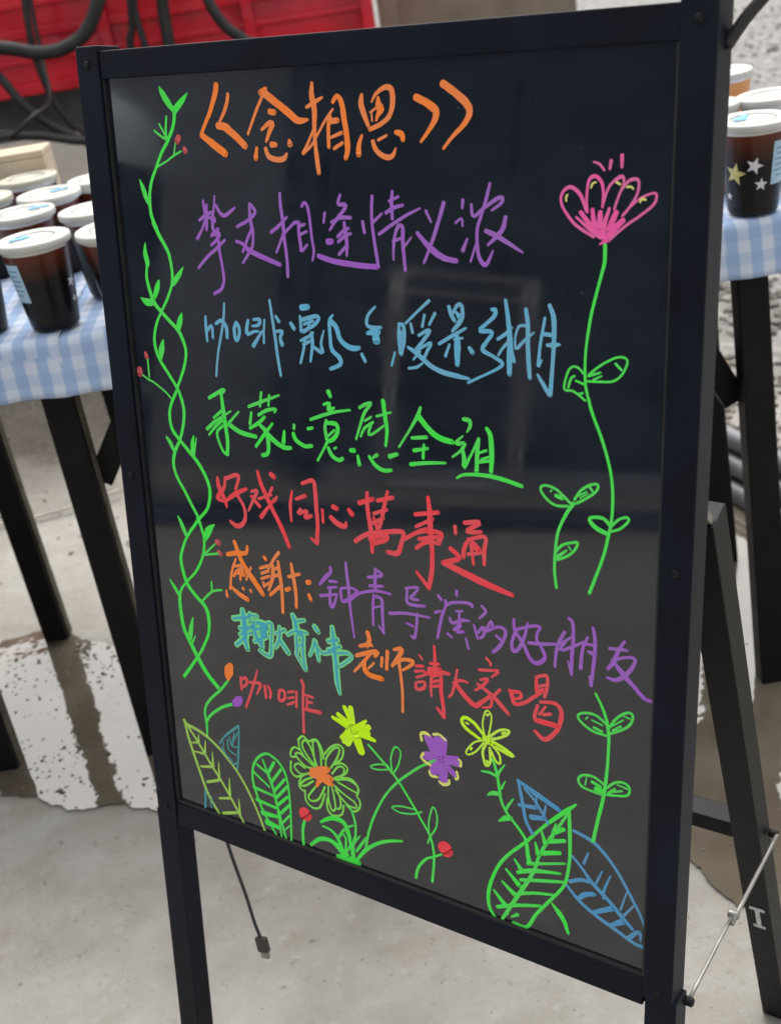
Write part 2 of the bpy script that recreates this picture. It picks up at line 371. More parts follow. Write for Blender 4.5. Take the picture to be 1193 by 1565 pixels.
table('trestle_table', (-.428, 1.573, 0), 0, -1.62, -.064, (((-.257, .03), (-.257, .022)), ((-1.45, .03), (-1.45, .03)), ((-.245, .39), (-.238, .40)), ((-1.45, .38), (-1.45, .39))),
      (((-.285, .45), (-.42, .685), .05),), 'black trestle table carrying the crowd of cups and the wooden box')

def gingham():
    m = bpy.data.materials.new('blue_gingham_cloth'); m.use_nodes = True
    nt = m.node_tree; N = nt.nodes; L = nt.links; p = N['Principled BSDF']
    uv = N.new('ShaderNodeUVMap'); uv.uv_map = 'UVMap'; sep = N.new('ShaderNodeSeparateXYZ')
    nz = N.new('ShaderNodeTexNoise'); nz.inputs['Scale'].default_value = 9; L.new(uv.outputs[0], nz.inputs['Vector'])
    mx = N.new('ShaderNodeMix'); mx.data_type = 'VECTOR'; mx.inputs[0].default_value = .006
    L.new(uv.outputs[0], mx.inputs[4]); L.new(nz.outputs['Color'], mx.inputs[5]); L.new(mx.outputs[1], sep.inputs[0])
    def band(sock):
        a = N.new('ShaderNodeMath'); a.operation = 'MULTIPLY'; a.inputs[1].default_value = 1 / .0315; L.new(sock, a.inputs[0])
        f = N.new('ShaderNodeMath'); f.operation = 'FRACT'; L.new(a.outputs[0], f.inputs[0])
        t = N.new('ShaderNodeMath'); t.operation = 'PINGPONG'; t.inputs[1].default_value = .5; L.new(f.outputs[0], t.inputs[0])
        r = N.new('ShaderNodeMapRange'); r.inputs[1].default_value = .21; r.inputs[2].default_value = .29; L.new(t.outputs[0], r.inputs[0])
        return r.outputs[0]
    s = N.new('ShaderNodeMath'); s.operation = 'ADD'; L.new(band(sep.outputs[0]), s.inputs[0])
    wt = N.new('ShaderNodeMath'); wt.operation = 'MULTIPLY'; wt.inputs[1].default_value = .5; L.new(band(sep.outputs[1]), wt.inputs[0]); L.new(wt.outputs[0], s.inputs[1])
    h = N.new('ShaderNodeMath'); h.operation = 'MULTIPLY'; h.inputs[1].default_value = .5; L.new(s.outputs[0], h.inputs[0])
    r = N.new('ShaderNodeValToRGB'); r.color_ramp.elements[0].color = (.52, .57, .66, 1); r.color_ramp.elements[1].color = (.235, .335, .52, 1)
    e = r.color_ramp.elements.new(.5); e.color = (.31, .41, .585, 1)
    L.new(h.outputs[0], r.inputs[0]); L.new(r.outputs[0], p.inputs['Base Color'])
    p.inputs['Roughness'].default_value = .85; p.inputs['Specular IOR Level'].default_value = .2
    return m
M['gingham'] = gingham()
def cloth(label, loc, tilt, x0, x1, lift, drop, seed):
    """a cloth laid over the table: a strip swept from the back drop, over the top, down the front drop"""
    yf, yb = -.046, .536; z = ZT + lift; r = .007
    prof = [(yb + .004, z - .12), (yb + .003, z - .05), (yb + .001, z - .01), (yb - .006, z - .001)]
    for k in range(1, 12): prof.append((yb - .006 + (yf + .007 - yb + .006) * k / 12, z))
    prof += [(yf + .008, z), (yf + .003, z - .0015), (yf - .0005, z - .006)]
    for k in range(1, 9): prof.append((yf - .001 - .004 * k / 8, z - .006 - (drop - .006) * k / 8))
    n = int((x1 - x0) / .012); vs, fs, uvs = [], [], []; s = [0]
    for a, b in zip(prof, prof[1:]): s.append(s[-1] + math.hypot(b[0] - a[0], b[1] - a[1]))
    for i in range(n + 1):
        x = x0 + (x1 - x0) * i / n
        for j, (y, zz) in enumerate(prof):
            hang = max(0, (z - .004 - zz) / drop)
            wv = noise.noise((x * 7, seed, 0)) * .7 + noise.noise((x * 19, seed, 4)) * .35
            dz = hang * .006 * noise.noise((x * 3.3, seed, 8))
            lump = 0 if hang > 0 else abs(noise.noise((x * 9, y * 9, seed))) * .0012
            out = hang * (.022 * wv + .008) * (1 if y > .2 else -1)
            vs.append((x, y + out, zz + dz + lump)); uvs.append((x, s[j]))
    m_ = len(prof)
    for i in range(n):
        for j in range(m_ - 1): fs.append((i * m_ + j, (i + 1) * m_ + j, (i + 1) * m_ + j + 1, i * m_ + j + 1))
    me = bpy.data.meshes.new('tablecloth'); me.from_pydata(vs, [], fs)
    ul = me.uv_layers.new(name='UVMap')
    for lp in me.loops: ul.data[lp.index].uv = uvs[lp.vertex_index]
    o = new_obj('tablecloth', me, M['gingham'], None, smooth=True); o.location = loc; o.rotation_euler = (0, tilt, TY)
    md = o.modifiers.new('thickness', 'SOLIDIFY'); md.thickness = .0012; md.offset = 1
    return tag(o, label, 'tablecloth', 'checked tablecloths')
cloth('blue and white checked tablecloth passing behind the sign board', (-.428, 1.573, 0), TILT, -.055, 1.18, .0035, .072, 1.0)
cloth('blue and white checked tablecloth under the crowd of coffee cups', (-.428, 1.573, 0), 0, -1.64, .035, .0070, .076, 5.0)
TOP = ZT + .0105

# ------------------------------------------------------------------ coffee cups
def drink(name, top, bot):
    m = bpy.data.materials.new(name); m.use_nodes = True
    nt = m.node_tree; N = nt.nodes; L = nt.links; p = N['Principled BSDF']
    tc = N.new('ShaderNodeTexCoord'); sp_ = N.new('ShaderNodeSeparateXYZ'); L.new(tc.outputs['Object'], sp_.inputs[0])
    nz = N.new('ShaderNodeTexNoise'); nz.inputs['Scale'].default_value = 55; L.new(tc.outputs['Object'], nz.inputs['Vector'])
    ad = N.new('ShaderNodeMath'); ad.operation = 'MULTIPLY_ADD'; ad.inputs[1].default_value = .02; L.new(nz.outputs[0], ad.inputs[0]); L.new(sp_.outputs[2], ad.inputs[2])
    r = N.new('ShaderNodeMapRange'); r.inputs[1].default_value = .078; r.inputs[2].default_value = .128; L.new(ad.outputs[0], r.inputs[0])
    c = N.new('ShaderNodeValToRGB'); c.color_ramp.elements[0].color = (*bot, 1); c.color_ramp.elements[1].color = (*top, 1)
    L.new(r.outputs[0], c.inputs[0]); L.new(c.outputs[0], p.inputs['Base Color'])
    p.inputs['Roughness'].default_value = .35; p.inputs['Specular IOR Level'].default_value = .15; p.inputs['Coat Weight'].default_value = .2; p.inputs['Coat Roughness'].default_value = .08
    return m
M['coffee'] = drink('iced_coffee_in_cup', (.14, .033, .013), (.0040, .0030, .0032))
M['tea'] = drink('amber_tea_in_cup', (.62, .30, .12), (.50, .20, .06))
M['clear'] = mat('clear_cup_rim', (.62, .60, .54), .12, .5)
CH = .122
def rad(z): return .0325 + (.0445 - .0325) * z / .112
body_me = lathe_mesh('cup_body', [(0, .002), (.029, .002), (.0315, 0), (.0325, .003), (rad(.03), .03), (rad(.06), .06), (rad(.085), .085), (rad(.1045), .1045)])
rim_me = lathe_mesh('cup_rim', [(rad(.1046), .1046), (.0452, .1085), (.0468, .1095), (.0468, .1115), (.045, .112)])
lid_me = lathe_mesh('lid', [(.0455, .1082), (.0484, .1090), (.0490, .1115), (.0490, .1160), (.0480, .1182), (.0462, .1188), (.0420, .1186), (.0412, .1176), (.0404, .1172), (.0315, .1173), (.0310, .1181), (.0296, .1182), (.0290, .1174), (0, .1176)])
ring_me = lathe_mesh('lid_ring', [(.0300, .1183), (.0294, .1186), (.0284, .1184), (.0281, .1177)])
def blob_me(seed):
    bm = bmesh.new(); vs = []
    for k in range(18):
        a = k / 18 * 6.283; q = .0105 * (1 + .5 * noise.noise((math.cos(a) * 1.5, math.sin(a) * 1.5, seed)))
        vs.append(bm.verts.new((q * 1.5 * math.cos(a), q * .8 * math.sin(a), 0)))
    bm.faces.new(vs); return bm_mesh(bm, 'lid_print')
blobs = [blob_me(s) for s in (1.0, 4.0, 9.0)]
lid_mats = [M['lid']]
for i, c in enumerate(((.45, .42, .33), (.46, .45, .41), (.49, .475, .43))): lid_mats.append(mat('cream_lid_%d' % i, c, .35, .5, var=.05, vscale=40))
def patch(name, th, z, poly, m, parent):
    """a flat print wrapped on the cup wall; poly in metres (sideways, up)"""
    bm = bmesh.new(); vs = []
    for s, h in poly:
        zz = z + h; r = rad(zz) + .0005; a = th + s / r
        vs.append(bm.verts.new((r * math.cos(a), r * math.sin(a), zz)))
    if len(vs) > 4:
        r = rad(z) + .0008; c = bm.verts.new((r * math.cos(th), r * math.sin(th), z))
        for i in range(len(vs)): bm.faces.new((c, vs[i], vs[(i + 1) % len(vs)]))
    else: bm.faces.new(vs)
    return new_obj(name, bm_mesh(bm, name), m, parent)
def star(r, rot=0.0):
    return [((r if k % 2 == 0 else r * .42) * math.sin(rot + k * math.pi / 5), (r if k % 2 == 0 else r * .42) * math.cos(rot + k * math.pi / 5)) for k in range(10)]
def sticker(th, z, w, h, parent):
    n = 6; bm = bmesh.new(); rows = []
    for zz in (z - h / 2, z + h / 2):
        rows.append([bm.verts.new(((rad(zz) + .0006) * math.cos(th + (k / n - .5) * w / rad(zz)), (rad(zz) + .0006) * math.sin(th + (k / n - .5) * w / rad(zz)), zz)) for k in range(n + 1)])
    for k in range(n): bm.faces.new((rows[0][k], rows[0][k + 1], rows[1][k + 1], rows[1][k]))
    lab = new_obj('label', bm_mesh(bm, 'label'), M['label'], parent)
    for q, wd in ((.33, .7), (.2, .5), (.08, .75), (-.05, .6), (-.18, .7), (-.31, .4)):
        zz = z + q * h; rr = rad(zz) + .0009; a0, a1 = th - w * wd / 2 / rr, th + w * wd / 2 / rr
        bm = bmesh.new(); r2 = []
        for dz in (-h * .018, h * .018): r2.append([bm.verts.new((rr * math.cos(a0 + (a1 - a0) * k / 4), rr * math.sin(a0 + (a1 - a0) * k / 4), zz + dz)) for k in range(5)])
        for k in range(4): bm.faces.new((r2[0][k], r2[0][k + 1], r2[1][k + 1], r2[1][k]))
        new_obj('label_line', bm_mesh(bm, 'label_line'), M['labelline'], lab)
    return lab
def cup(x, y, label, kind='coffee', lid=0, blob=None, rz=0.0):
    c = empty('coffee_cup', (x, y, TOP if x < 0 else TOP - .0022 + .008 * (x + .428))); tag(c, label, 'cup', 'drinks set out on the tables')
    b = bpy.data.objects.new('cup_body', body_me.copy()); b.data.materials.clear(); b.data.materials.append(M[kind]); COL.objects.link(b); b.parent = c
    new_obj('cup_rim', rim_me, M['clear'], c)
    lm = lid_me.copy(); lm.materials.clear(); lm.materials.append(lid_mats[lid]); l = new_obj('lid', lm, None, c)
    l.rotation_euler = (random.uniform(-.02, .02), random.uniform(-.02, .02), 0)
    new_obj('lid_ring', ring_me, M['ring'], l)
    if blob is not None:
        p = new_obj('lid_print', blobs[blob[0]], M['blueprint'], l); p.location = (blob[1], blob[2], .1186); p.rotation_euler = (0, 0, blob[3])
    return c
CUPS = [  # x, y, label, drink, lid tint, lid print
    (-.402, 1.578, 'iced coffee cup with pale blue label at the front edge of the cloth', 'coffee', 2, (0, -.017, .004, .5)),
    (-.295, 1.566, 'iced coffee cup half hidden by the board, gold star on its side', 'coffee', 3, None),
    (-.454, 1.758, 'iced coffee cup whose lid has a blue print at its far edge', 'coffee', 2, (1, .022, .012, .3)),
    (-.341, 1.702, 'iced coffee cup touching the board post, plain white lid', 'coffee', 3, None),
    (-.434, 1.867, 'iced coffee cup with faint blue stroke, third row from table edge', 'coffee', 0, (2, .012, .012, .7)),
    (-.497, 2.030, 'iced coffee cup with yellowed lid in front of the wooden box', 'coffee', 1, None),
    (-.367, 1.925, 'iced coffee cup in last row, beside the wooden box corner', 'coffee', 2, None),
    (-.544, 1.907, 'iced coffee cup with yellowed lid farthest from the sign board', 'coffee', 1, None),
    (-.505, 1.600, 'dark iced coffee cup next to the labelled cup, away from the board', 'coffee', 2, None),
    (.541, 1.562, 'iced coffee cup printed with gold and silver stars', 'coffee', 2, (2, -.012, .008, 1.0)),
    (.615, 1.69, 'iced coffee cup right behind the star printed cup', 'coffee', 3, None),
    (.620, 1.93, 'amber tea cup with white lid at the back by the gravel', 'tea', 2, None),
    (.523, 1.70, 'amber tea cup mostly hidden by the board post beside the star cup', 'tea', 3, None)]
made = [cup(*c) for c in CUPS]
def facing(c): return math.atan2(-c[1], -c[0])
f0 = facing(CUPS[0])
sticker(f0 - 1.02, .068, .026, .052, made[0]); patch('star_print', f0 + 1.0, .058, star(.009, .3), M['silver'], made[0]); patch('star_print', f0 + 1.05, .034, star(.006, .9), M['silver'], made[0])
patch('star_print', facing(CUPS[1]) - .05, .058, star(.013, .4), M['gold'], made[1])
f1 = facing(CUPS[9])
patch('star_print', f1 - .60, .056, star(.0155, .25), M['gold'], made[9]); patch('star_print', f1 + .06, .066, star(.0115, .35), M['silver'], made[9])
patch('star_print', f1 + .28, .041, star(.0088, .1), M['silver'], made[9]); patch('star_print', f1 - .95, .025, star(.006, .1), M['silver'], made[9])
sticker(f1 + .98, .066, .026, .055, made[9])
# a small wooden box stands behind the cups
wb = empty('wooden_box', (-.66, 2.06, TOP), TY); tag(wb, 'pale wooden box standing behind the coffee cups', 'box')
bx0, bx1, bd_, bh = -.26, .185, .075, .140
wb.location = (-.66, 2.088, TOP - .003)
box('front_board', ((bx0 + bx1) / 2, .006, bh / 2), (bx1 - bx0, .012, bh), M['wood'], wb)
box('back_board', ((bx0 + bx1) / 2, bd_ - .006, bh / 2), (bx1 - bx0, .012, bh), M['wood'], wb)
for x in (bx0 + .006, bx1 - .006): box('end_board', (x, bd_ / 2, bh / 2), (.012, bd_ - .026, bh - .001), M['wood'], wb)
box('lid_board', ((bx0 + bx1) / 2, bd_ / 2, bh + .006), (bx1 - bx0 - .001, bd_ - .001, .011), M['wood'], wb)

# ------------------------------------------------------------------ red truck bed behind
tr = empty('red_truck', (-1.4, 4.2, 0), 0); tag(tr, 'red truck bed with ribbed drop side behind the cups', 'truck')
TB, TT = .732, 1.34; xl, xr = -2.4, 1.61
box('side_panel', ((xl + xr) / 2, .03, (TB + TT) / 2), (xr - xl, .03, TT - TB), M['red'], tr)
for z, hgt, dp in ((TB + .018, .036, .030), (TB + .105, .022, .014), (TB + .185, .030, .020), (TB + .27, .022, .014), (TB + .37, .022, .014), (TT - .02, .05, .03)):
    box('rib', ((xl + xr) / 2, .015 - dp / 2 + .0005, z), (xr - xl, dp, hgt), M['red'], tr, bev=.005)
for x in (-2.38, -1.6, -.9, .0, .745, 1.205, 1.585):
    box('stake_post', (x, -.012, (TB + TT) / 2 - .012), (.034, .030, TT - TB - .03), M['red'], tr, bev=.004)
box('bed_floor', ((xl + xr) / 2, .85, TB + .03), (xr - xl - .02, 1.58, .03), M['chassis'], tr)
box('far_side_panel', ((xl + xr) / 2, 1.66, (TB + TT) / 2), (xr - xl, .03, TT - TB), M['red'], tr)
box('tail_panel', (xr - .016, .85, (TB + TT) / 2), (.03, 1.58, TT - TB - .01), M['red'], tr)
for y in (.34, 1.2): box('chassis_beam', ((xl + xr) / 2, y, .63), (xr - xl - .1, .09, .15), M['chassis'], tr)
wheel_me = lathe_mesh('tyre', [(.17, -.09), (.27, -.095), (.315, -.07), (.325, 0), (.315, .07), (.27, .095), (.17, .09), (.17, -.09)], 36)
hub_me = lathe_mesh('rim', [(0, -.075), (.06, -.08), (.09, -.05), (.165, -.06), (.172, -.088), (.172, .088), (0, .07)], 28)
for x in (-1.55, 1.02):
    for y in (.42, 1.32):
        w_ = new_obj('wheel', wheel_me, M['cable'], tr, (x, y, .325)); w_.rotation_euler = (R(90), 0, 0)
        new_obj('rim', hub_me, M['chassis'], w_)
box('axle', (-1.55, .87, .325), (.08, .72, .08), M['chassis'], tr); box('axle', (1.02, .87, .325), (.08, .72, .08), M['chassis'], tr)
HOSES = [
    (.011, [(-.79, 4.0, 1.36), (-.811, 3.95, 1.129), (-.83, 3.95, 1.024), (-.844, 3.95, .877), (-.825, 3.95, .74), (-.787, 3.95, .655), (-.74, 3.95, .597), (-.62, 3.96, .30), (-.5, 3.95, .016)], 'thin black cable running straight down across the red truck side'),
    (.021, [(-.55, 4.05, 1.36), (-.578, 3.93, 1.096), (-.609, 3.9, .994), (-.67, 3.9, .912), (-.748, 3.9, .879), (-.818, 3.9, .879), (-.882, 3.9, .898), (-.979, 3.9, .937), (-1.2, 3.95, 1.1), (-1.3, 4.05, 1.36)], 'thick black hose looped in a swag over the red truck side'),
    (.012, [(-.505, 4.1, 1.36), (-.52, 4.09, 1.044), (-.538, 4.07, .973), (-.55, 4.07, .899), (-.575, 4.07, .806), (-.6, 4.07, .4), (-.6, 4.05, .012)], 'thin black cable hanging straight beside two thicker ones'),
    (.011, [(-.49, 4.08, 1.36), (-.506, 4.0, 1.045), (-.522, 4.0, .946), (-.515, 4.0, .841), (-.507, 4.0, .762), (-.49, 4.0, .4), (-.47, 4.0, .011)], 'thin black cable bowing right as it hangs on the truck'),
    (.019, [(-.41, 4.08, 1.36), (-.427, 4.0, 1.033), (-.438, 4.0, .924), (-.442, 4.0, .837), (-.453, 4.0, .754), (-.46, 4.0, .4), (-.44, 4.0, .019)], 'thick black hose hanging straight over the red truck side'),
    (.017, [(-.35, 4.08, 1.36), (-.303, 3.97, 1.017), (-.288, 3.95, .927), (-.256, 3.95, .863), (-.21, 3.95, .818), (-.166, 3.95, .754), (-.12, 3.95, .4), (-.1, 3.95, .017)], 'black hose curving behind the top rail of the board'),
    (.014, [(-1.3, 4.0, 1.2), (-.985, 3.85, .882), (-.94, 3.85, .833), (-.895, 3.85, .75), (-.826, 3.85, .673), (-.732, 3.85, .608), (-.672, 3.85, .564), (-.5, 3.85, .2), (-.4, 3.85, .014)], 'black cable slanting down below the red truck side'),
    (.013, [(-1.6, 3.85, 1.2), (-1.3, 3.8, .82), (-1.027, 3.8, .704), (-.937, 3.8, .672), (-.843, 3.8, .653), (-.769, 3.8, .63), (-.676, 3.8, .6), (-.5, 3.8, .45), (-.2, 3.82, .013)], 'black cable sagging level just above the wooden box'),
    (.007, [(-1.5, 3.75, .007), (-1.1, 3.75, .5), (-1.009, 3.75, .662), (-.924, 3.75, .681), (-.854, 3.75, .721), (-.815, 3.86, .745), (-.835, 4.0, .84), (-.835, 4.05, 1.0), (-.80, 4.08, 1.36)], 'slim black cable rising to cross the others under the truck')]
for r, pts, lab in HOSES: tag(tube('black_hose', pts, r, M['cable']), lab, 'hose', 'black hoses hanging on the red truck')
# boards and a crate beyond the truck's tail
tb = empty('wooden_crate', (.62, 4.75, 0), -.15); tag(tb, 'tan wooden crate past the tail of the red truck', 'crate')
for k in range(5): box('slat', (0, 0, .075 + k * .162), (.66, .03, .15), M['tan'], tb)
for x in (-.31, .31): box('corner_post', (x, .034, .405), (.05, .036, .81), M['tan'], tb)
for s in (-1, 1):
    for k in range(5): box('slat', (s * .345, .29, .075 + k * .162), (.03, .55, .15), M['tan'], tb)
for k in range(5): box('slat', (0, .58, .075 + k * .162), (.66, .03, .15), M['tan'], tb)
box('base_board', (0, .29, .03), (.655, .545, .025), M['tan'], tb)
pb = bar('wooden_post', (.275, 4.42, 0), (.262, 4.44, 1.3), .06, .05, M['tan'], None); tag(pb, 'brown wooden post standing at the end of the red truck', 'post')
# grey pipes and a yellow plank lying behind the right table legs
PIPES = []
pd = Vector((.35, -.937, 0)); pp = Vector((.937, .35, 0)); pc = Vector((.70, 2.15, 0))
for off, z, lab in ((-.045, .021, 'grey pipe lowest in the pile, on the side of the board'), (0, .021, 'grey pipe lowest in the pile, in its middle'), (.045, .021, 'grey pipe lowest in the pile, on the gravel side'),
                    (-.0225, .0605, 'grey pipe in the second layer of the pile, board side'), (.0225, .0605, 'grey pipe in the second layer of the pile, gravel side'), (0, .100, 'grey pipe on the very top of the pile')):
    c_ = pc + pp * off + Vector((0, 0, z)); PIPES.append((c_ - pd * .55, c_ + pd * .33, .0212, lab))
for a, b, r, lab in PIPES:
    v = (Vector(b) - Vector(a)); pts = [tuple(Vector(a) + v * t) for t in (0, .33, .66, 1)]
    tag(tube('metal_pipe', pts, r, M['pipe'], None, 14, 2), lab, 'pipe', 'pipes piled behind the table')
yp = empty('yellow_plank_stack', (.60, 2.43, 0), -.4); tag(yp, 'small stack of yellow planks behind the grey pipes', 'planks')
for k in range(3): box('plank', (.0 + .01 * k, .01 * k, .025 + k * .051), (.30, .10, .05), M['yellow'], yp)

# ------------------------------------------------------------------ the sign board
SL, CL = math.sin(R(11.3407)), math.cos(R(11.3407))
LEN = 1.08847
sign = empty('sign_board', (-.30925, .91504, 0), R(-37.283))
tag(sign, 'black framed standing sign board with colourful handwriting and drawn flowers', 'sign')
def B(u, v, w=0.0):
    """u across, v down the face, w out of the face, metres from the panel's top corner"""
    return Vector((u, LEN * SL - v * SL - w * CL, LEN * CL - v * CL + w * SL))
def slab(name, u0, u1, v0, v1, w0, w1, m, parent, bev=.0012, side_taper=0):
    bm = bmesh.new(); vs = []
    for w in (w0, w1):
        for u, v in ((u0, v0), (u1, v0), (u1, v1), (u0, v1)): vs.append(bm.verts.new(B(u, v, w)))
    for f in ((0, 1, 2, 3), (4, 5, 6, 7), (0, 1, 5, 4), (1, 2, 6, 5), (2, 3, 7, 6), (3, 0, 4, 7)): bm.faces.new([vs[i] for i in f])
    if bev: bmesh.ops.bevel(bm, geom=list(bm.edges), offset=bev, segments=2, affect='EDGES', profile=.6)
    return new_obj(name, bm_mesh(bm, name), m, parent)
PW, PH = .509, .700
panel = slab('glass_panel', -.004, PW + .004, -.004, PH + .004, -.005, 0.0, M['glass'], sign, 0)
slab('back_board', -.003, PW + .003, -.003, PH + .003, -.010, -.0055, M['rear'], sign, 0)
FT, FB = .0045, -.021
lean_foot = LEN - .002
slab('post', -.026, 0.0, -.027, .716, FB, FT + .0015, M['frame'], sign)
slab('post', PW, PW + .0245, -.030, .716, FB, FT + .0015, M['frame'], sign)
slab('leg', -.0305, -.003, .7162, lean_foot, FB + .001, FT - .001, M['frame'], sign)
slab('leg', PW + .001, PW + .0275, .7162, lean_foot, FB + .001, FT - .001, M['frame'], sign)
slab('top_rail', .0003, PW - .0003, -.0225, -.0002, FB + .002, FT, M['frame'], sign)
slab('bottom_rail', .0003, PW - .0003, PH, PH + .0262, FB + .002, FT, M['frame'], sign)
screw_me = lathe_mesh('screw', [(.0, .0), (.0034, .0), (.0034, .0007), (.0024, .0015), (.0, .0016)], 12)
for u, v in ((-.013, -.012), (-.013, .708), (PW + .0125, -.012), (PW + .0125, .708), (-.013, .35), (PW + .0125, .35)):
    s_ = new_obj('screw', screw_me, M['rear'], sign, B(u, v, FT + .0014)); s_.rotation_euler = (R(90 - 11.34), 0, 0)
# dark rubber gasket round the glass
for nm, a in (('gasket', (.0002, .0022, .0002, PH - .0002)), ('gasket', (PW - .0022, PW - .0002, .0002, PH - .0002)), ('gasket', (.0024, PW - .0024, PH - .0024, PH - .0002))):
    slab(nm, a[0], a[1], a[2], a[3], .0002, .0030, M['cable'], sign, 0)
# the prop behind: two hinged legs, a cross bar, a folding stay
def prop_leg(x):
    top, foot = Vector((x, .200, .742)), Vector((x, .394, .0))
    return bar('prop_leg', top, foot, .026, .028, M['rear'], sign, bev=.0012), top, foot
pl, ptop, pfoot = prop_leg(.519); prop_leg(-.012)
def on_leg(z): return ptop.lerp(pfoot, (ptop.z - z) / ptop.z)
q = on_leg(.350); bar('cross_bar', (.0015, q.y, q.z), (.5055, q.y, q.z), .024, .018, M['rear'], sign, side=(0, 1, 0))
bar('hinge_plate', (.519, .176, .758), (.519, .205, .728), .022, .006, M['steel'], sign, bev=.0005)
a, b = Vector((.5385, .090, .352)), Vector((.5385, .312, .340)); mid = a.lerp(b, .48)
tube('stay_rod', [a, a.lerp(mid, .5), mid], .0017, M['steel'], sign, 8, 2)
tube('stay_rod', [mid + Vector((.003, -.012, .001)), mid.lerp(b, .5) + Vector((.003, 0, .001)), b + Vector((.003, 0, .001))], .0020, M['steel'], sign, 8, 2)
for c, nm in ((a, 'bolt'), (mid + Vector((.001, 0, 0)), 'stay_joint'), (b, 'bolt')):
    me = lathe_mesh(nm, [(0, -.005), (.0036, -.005), (.004, -.004), (.004, .003), (.003, .0042), (0, .0046)], 14)
    o = new_obj(nm, me, M['rear'] if nm == 'bolt' else M['steel'], sign, c); o.rotation_euler = (0, R(90), 0)
me = lathe_mesh('bolt', [(0, 0), (.0032, 0), (.0034, .001), (.002, .002), (0, .0022)], 12)
# white paint mark, a serifed I, on the outside of the prop leg
ld = (pfoot - ptop).normalized(); ac = Vector((0, -ld.z, ld.y)); ac = ac if ac.y > 0 else -ac
def mark(cx_, cy_, w_, h_):
    c = on_leg(.212) + ld * cy_ - ac * .0146; c.x = .519 + cx_
    bar('paint_mark', c - ld * h_ / 2, c + ld * h_ / 2, w_, .0008, M['whitepaint'], sign, side=(1, 0, 0), bev=0)
mark(0, 0, .0045, .030); mark(0, -.0165, .015, .0045); mark(0, .0165, .012, .004)
# black tie looped at the head of the right post
tube('tie_strap', [B(PW + .024, .004, -.012), B(PW + .034, -.012, -.016), B(PW + .052, -.034, -.02), B(PW + .066, -.060, -.02), B(PW + .05, -.085, -.02), B(PW + .02, -.05, -.018), B(PW + .02, -.028, -.012)], .0042, M['cable'], sign, 8)
# usb lead hanging from under the bottom rail
lead = tube('power_lead', [B(.040, .715, -.014), B(.0415, .742, -.02), B(.050, .772, -.021), B(.0622, .806, -.021), B(.072, .835, -.02), B(.0795, .853, -.02)], .0018, M['cable'], sign, 8)
bar('plug_body', B(.0788, .8505, -.02), B(.0826, .8665, -.02), .0135, .0065, M['plug'], lead, bev=.0012)
bar('plug_tip', B(.0827, .8668, -.02), B(.0842, .8738, -.02), .0095, .0042, M['steel'], lead, bev=.0004)

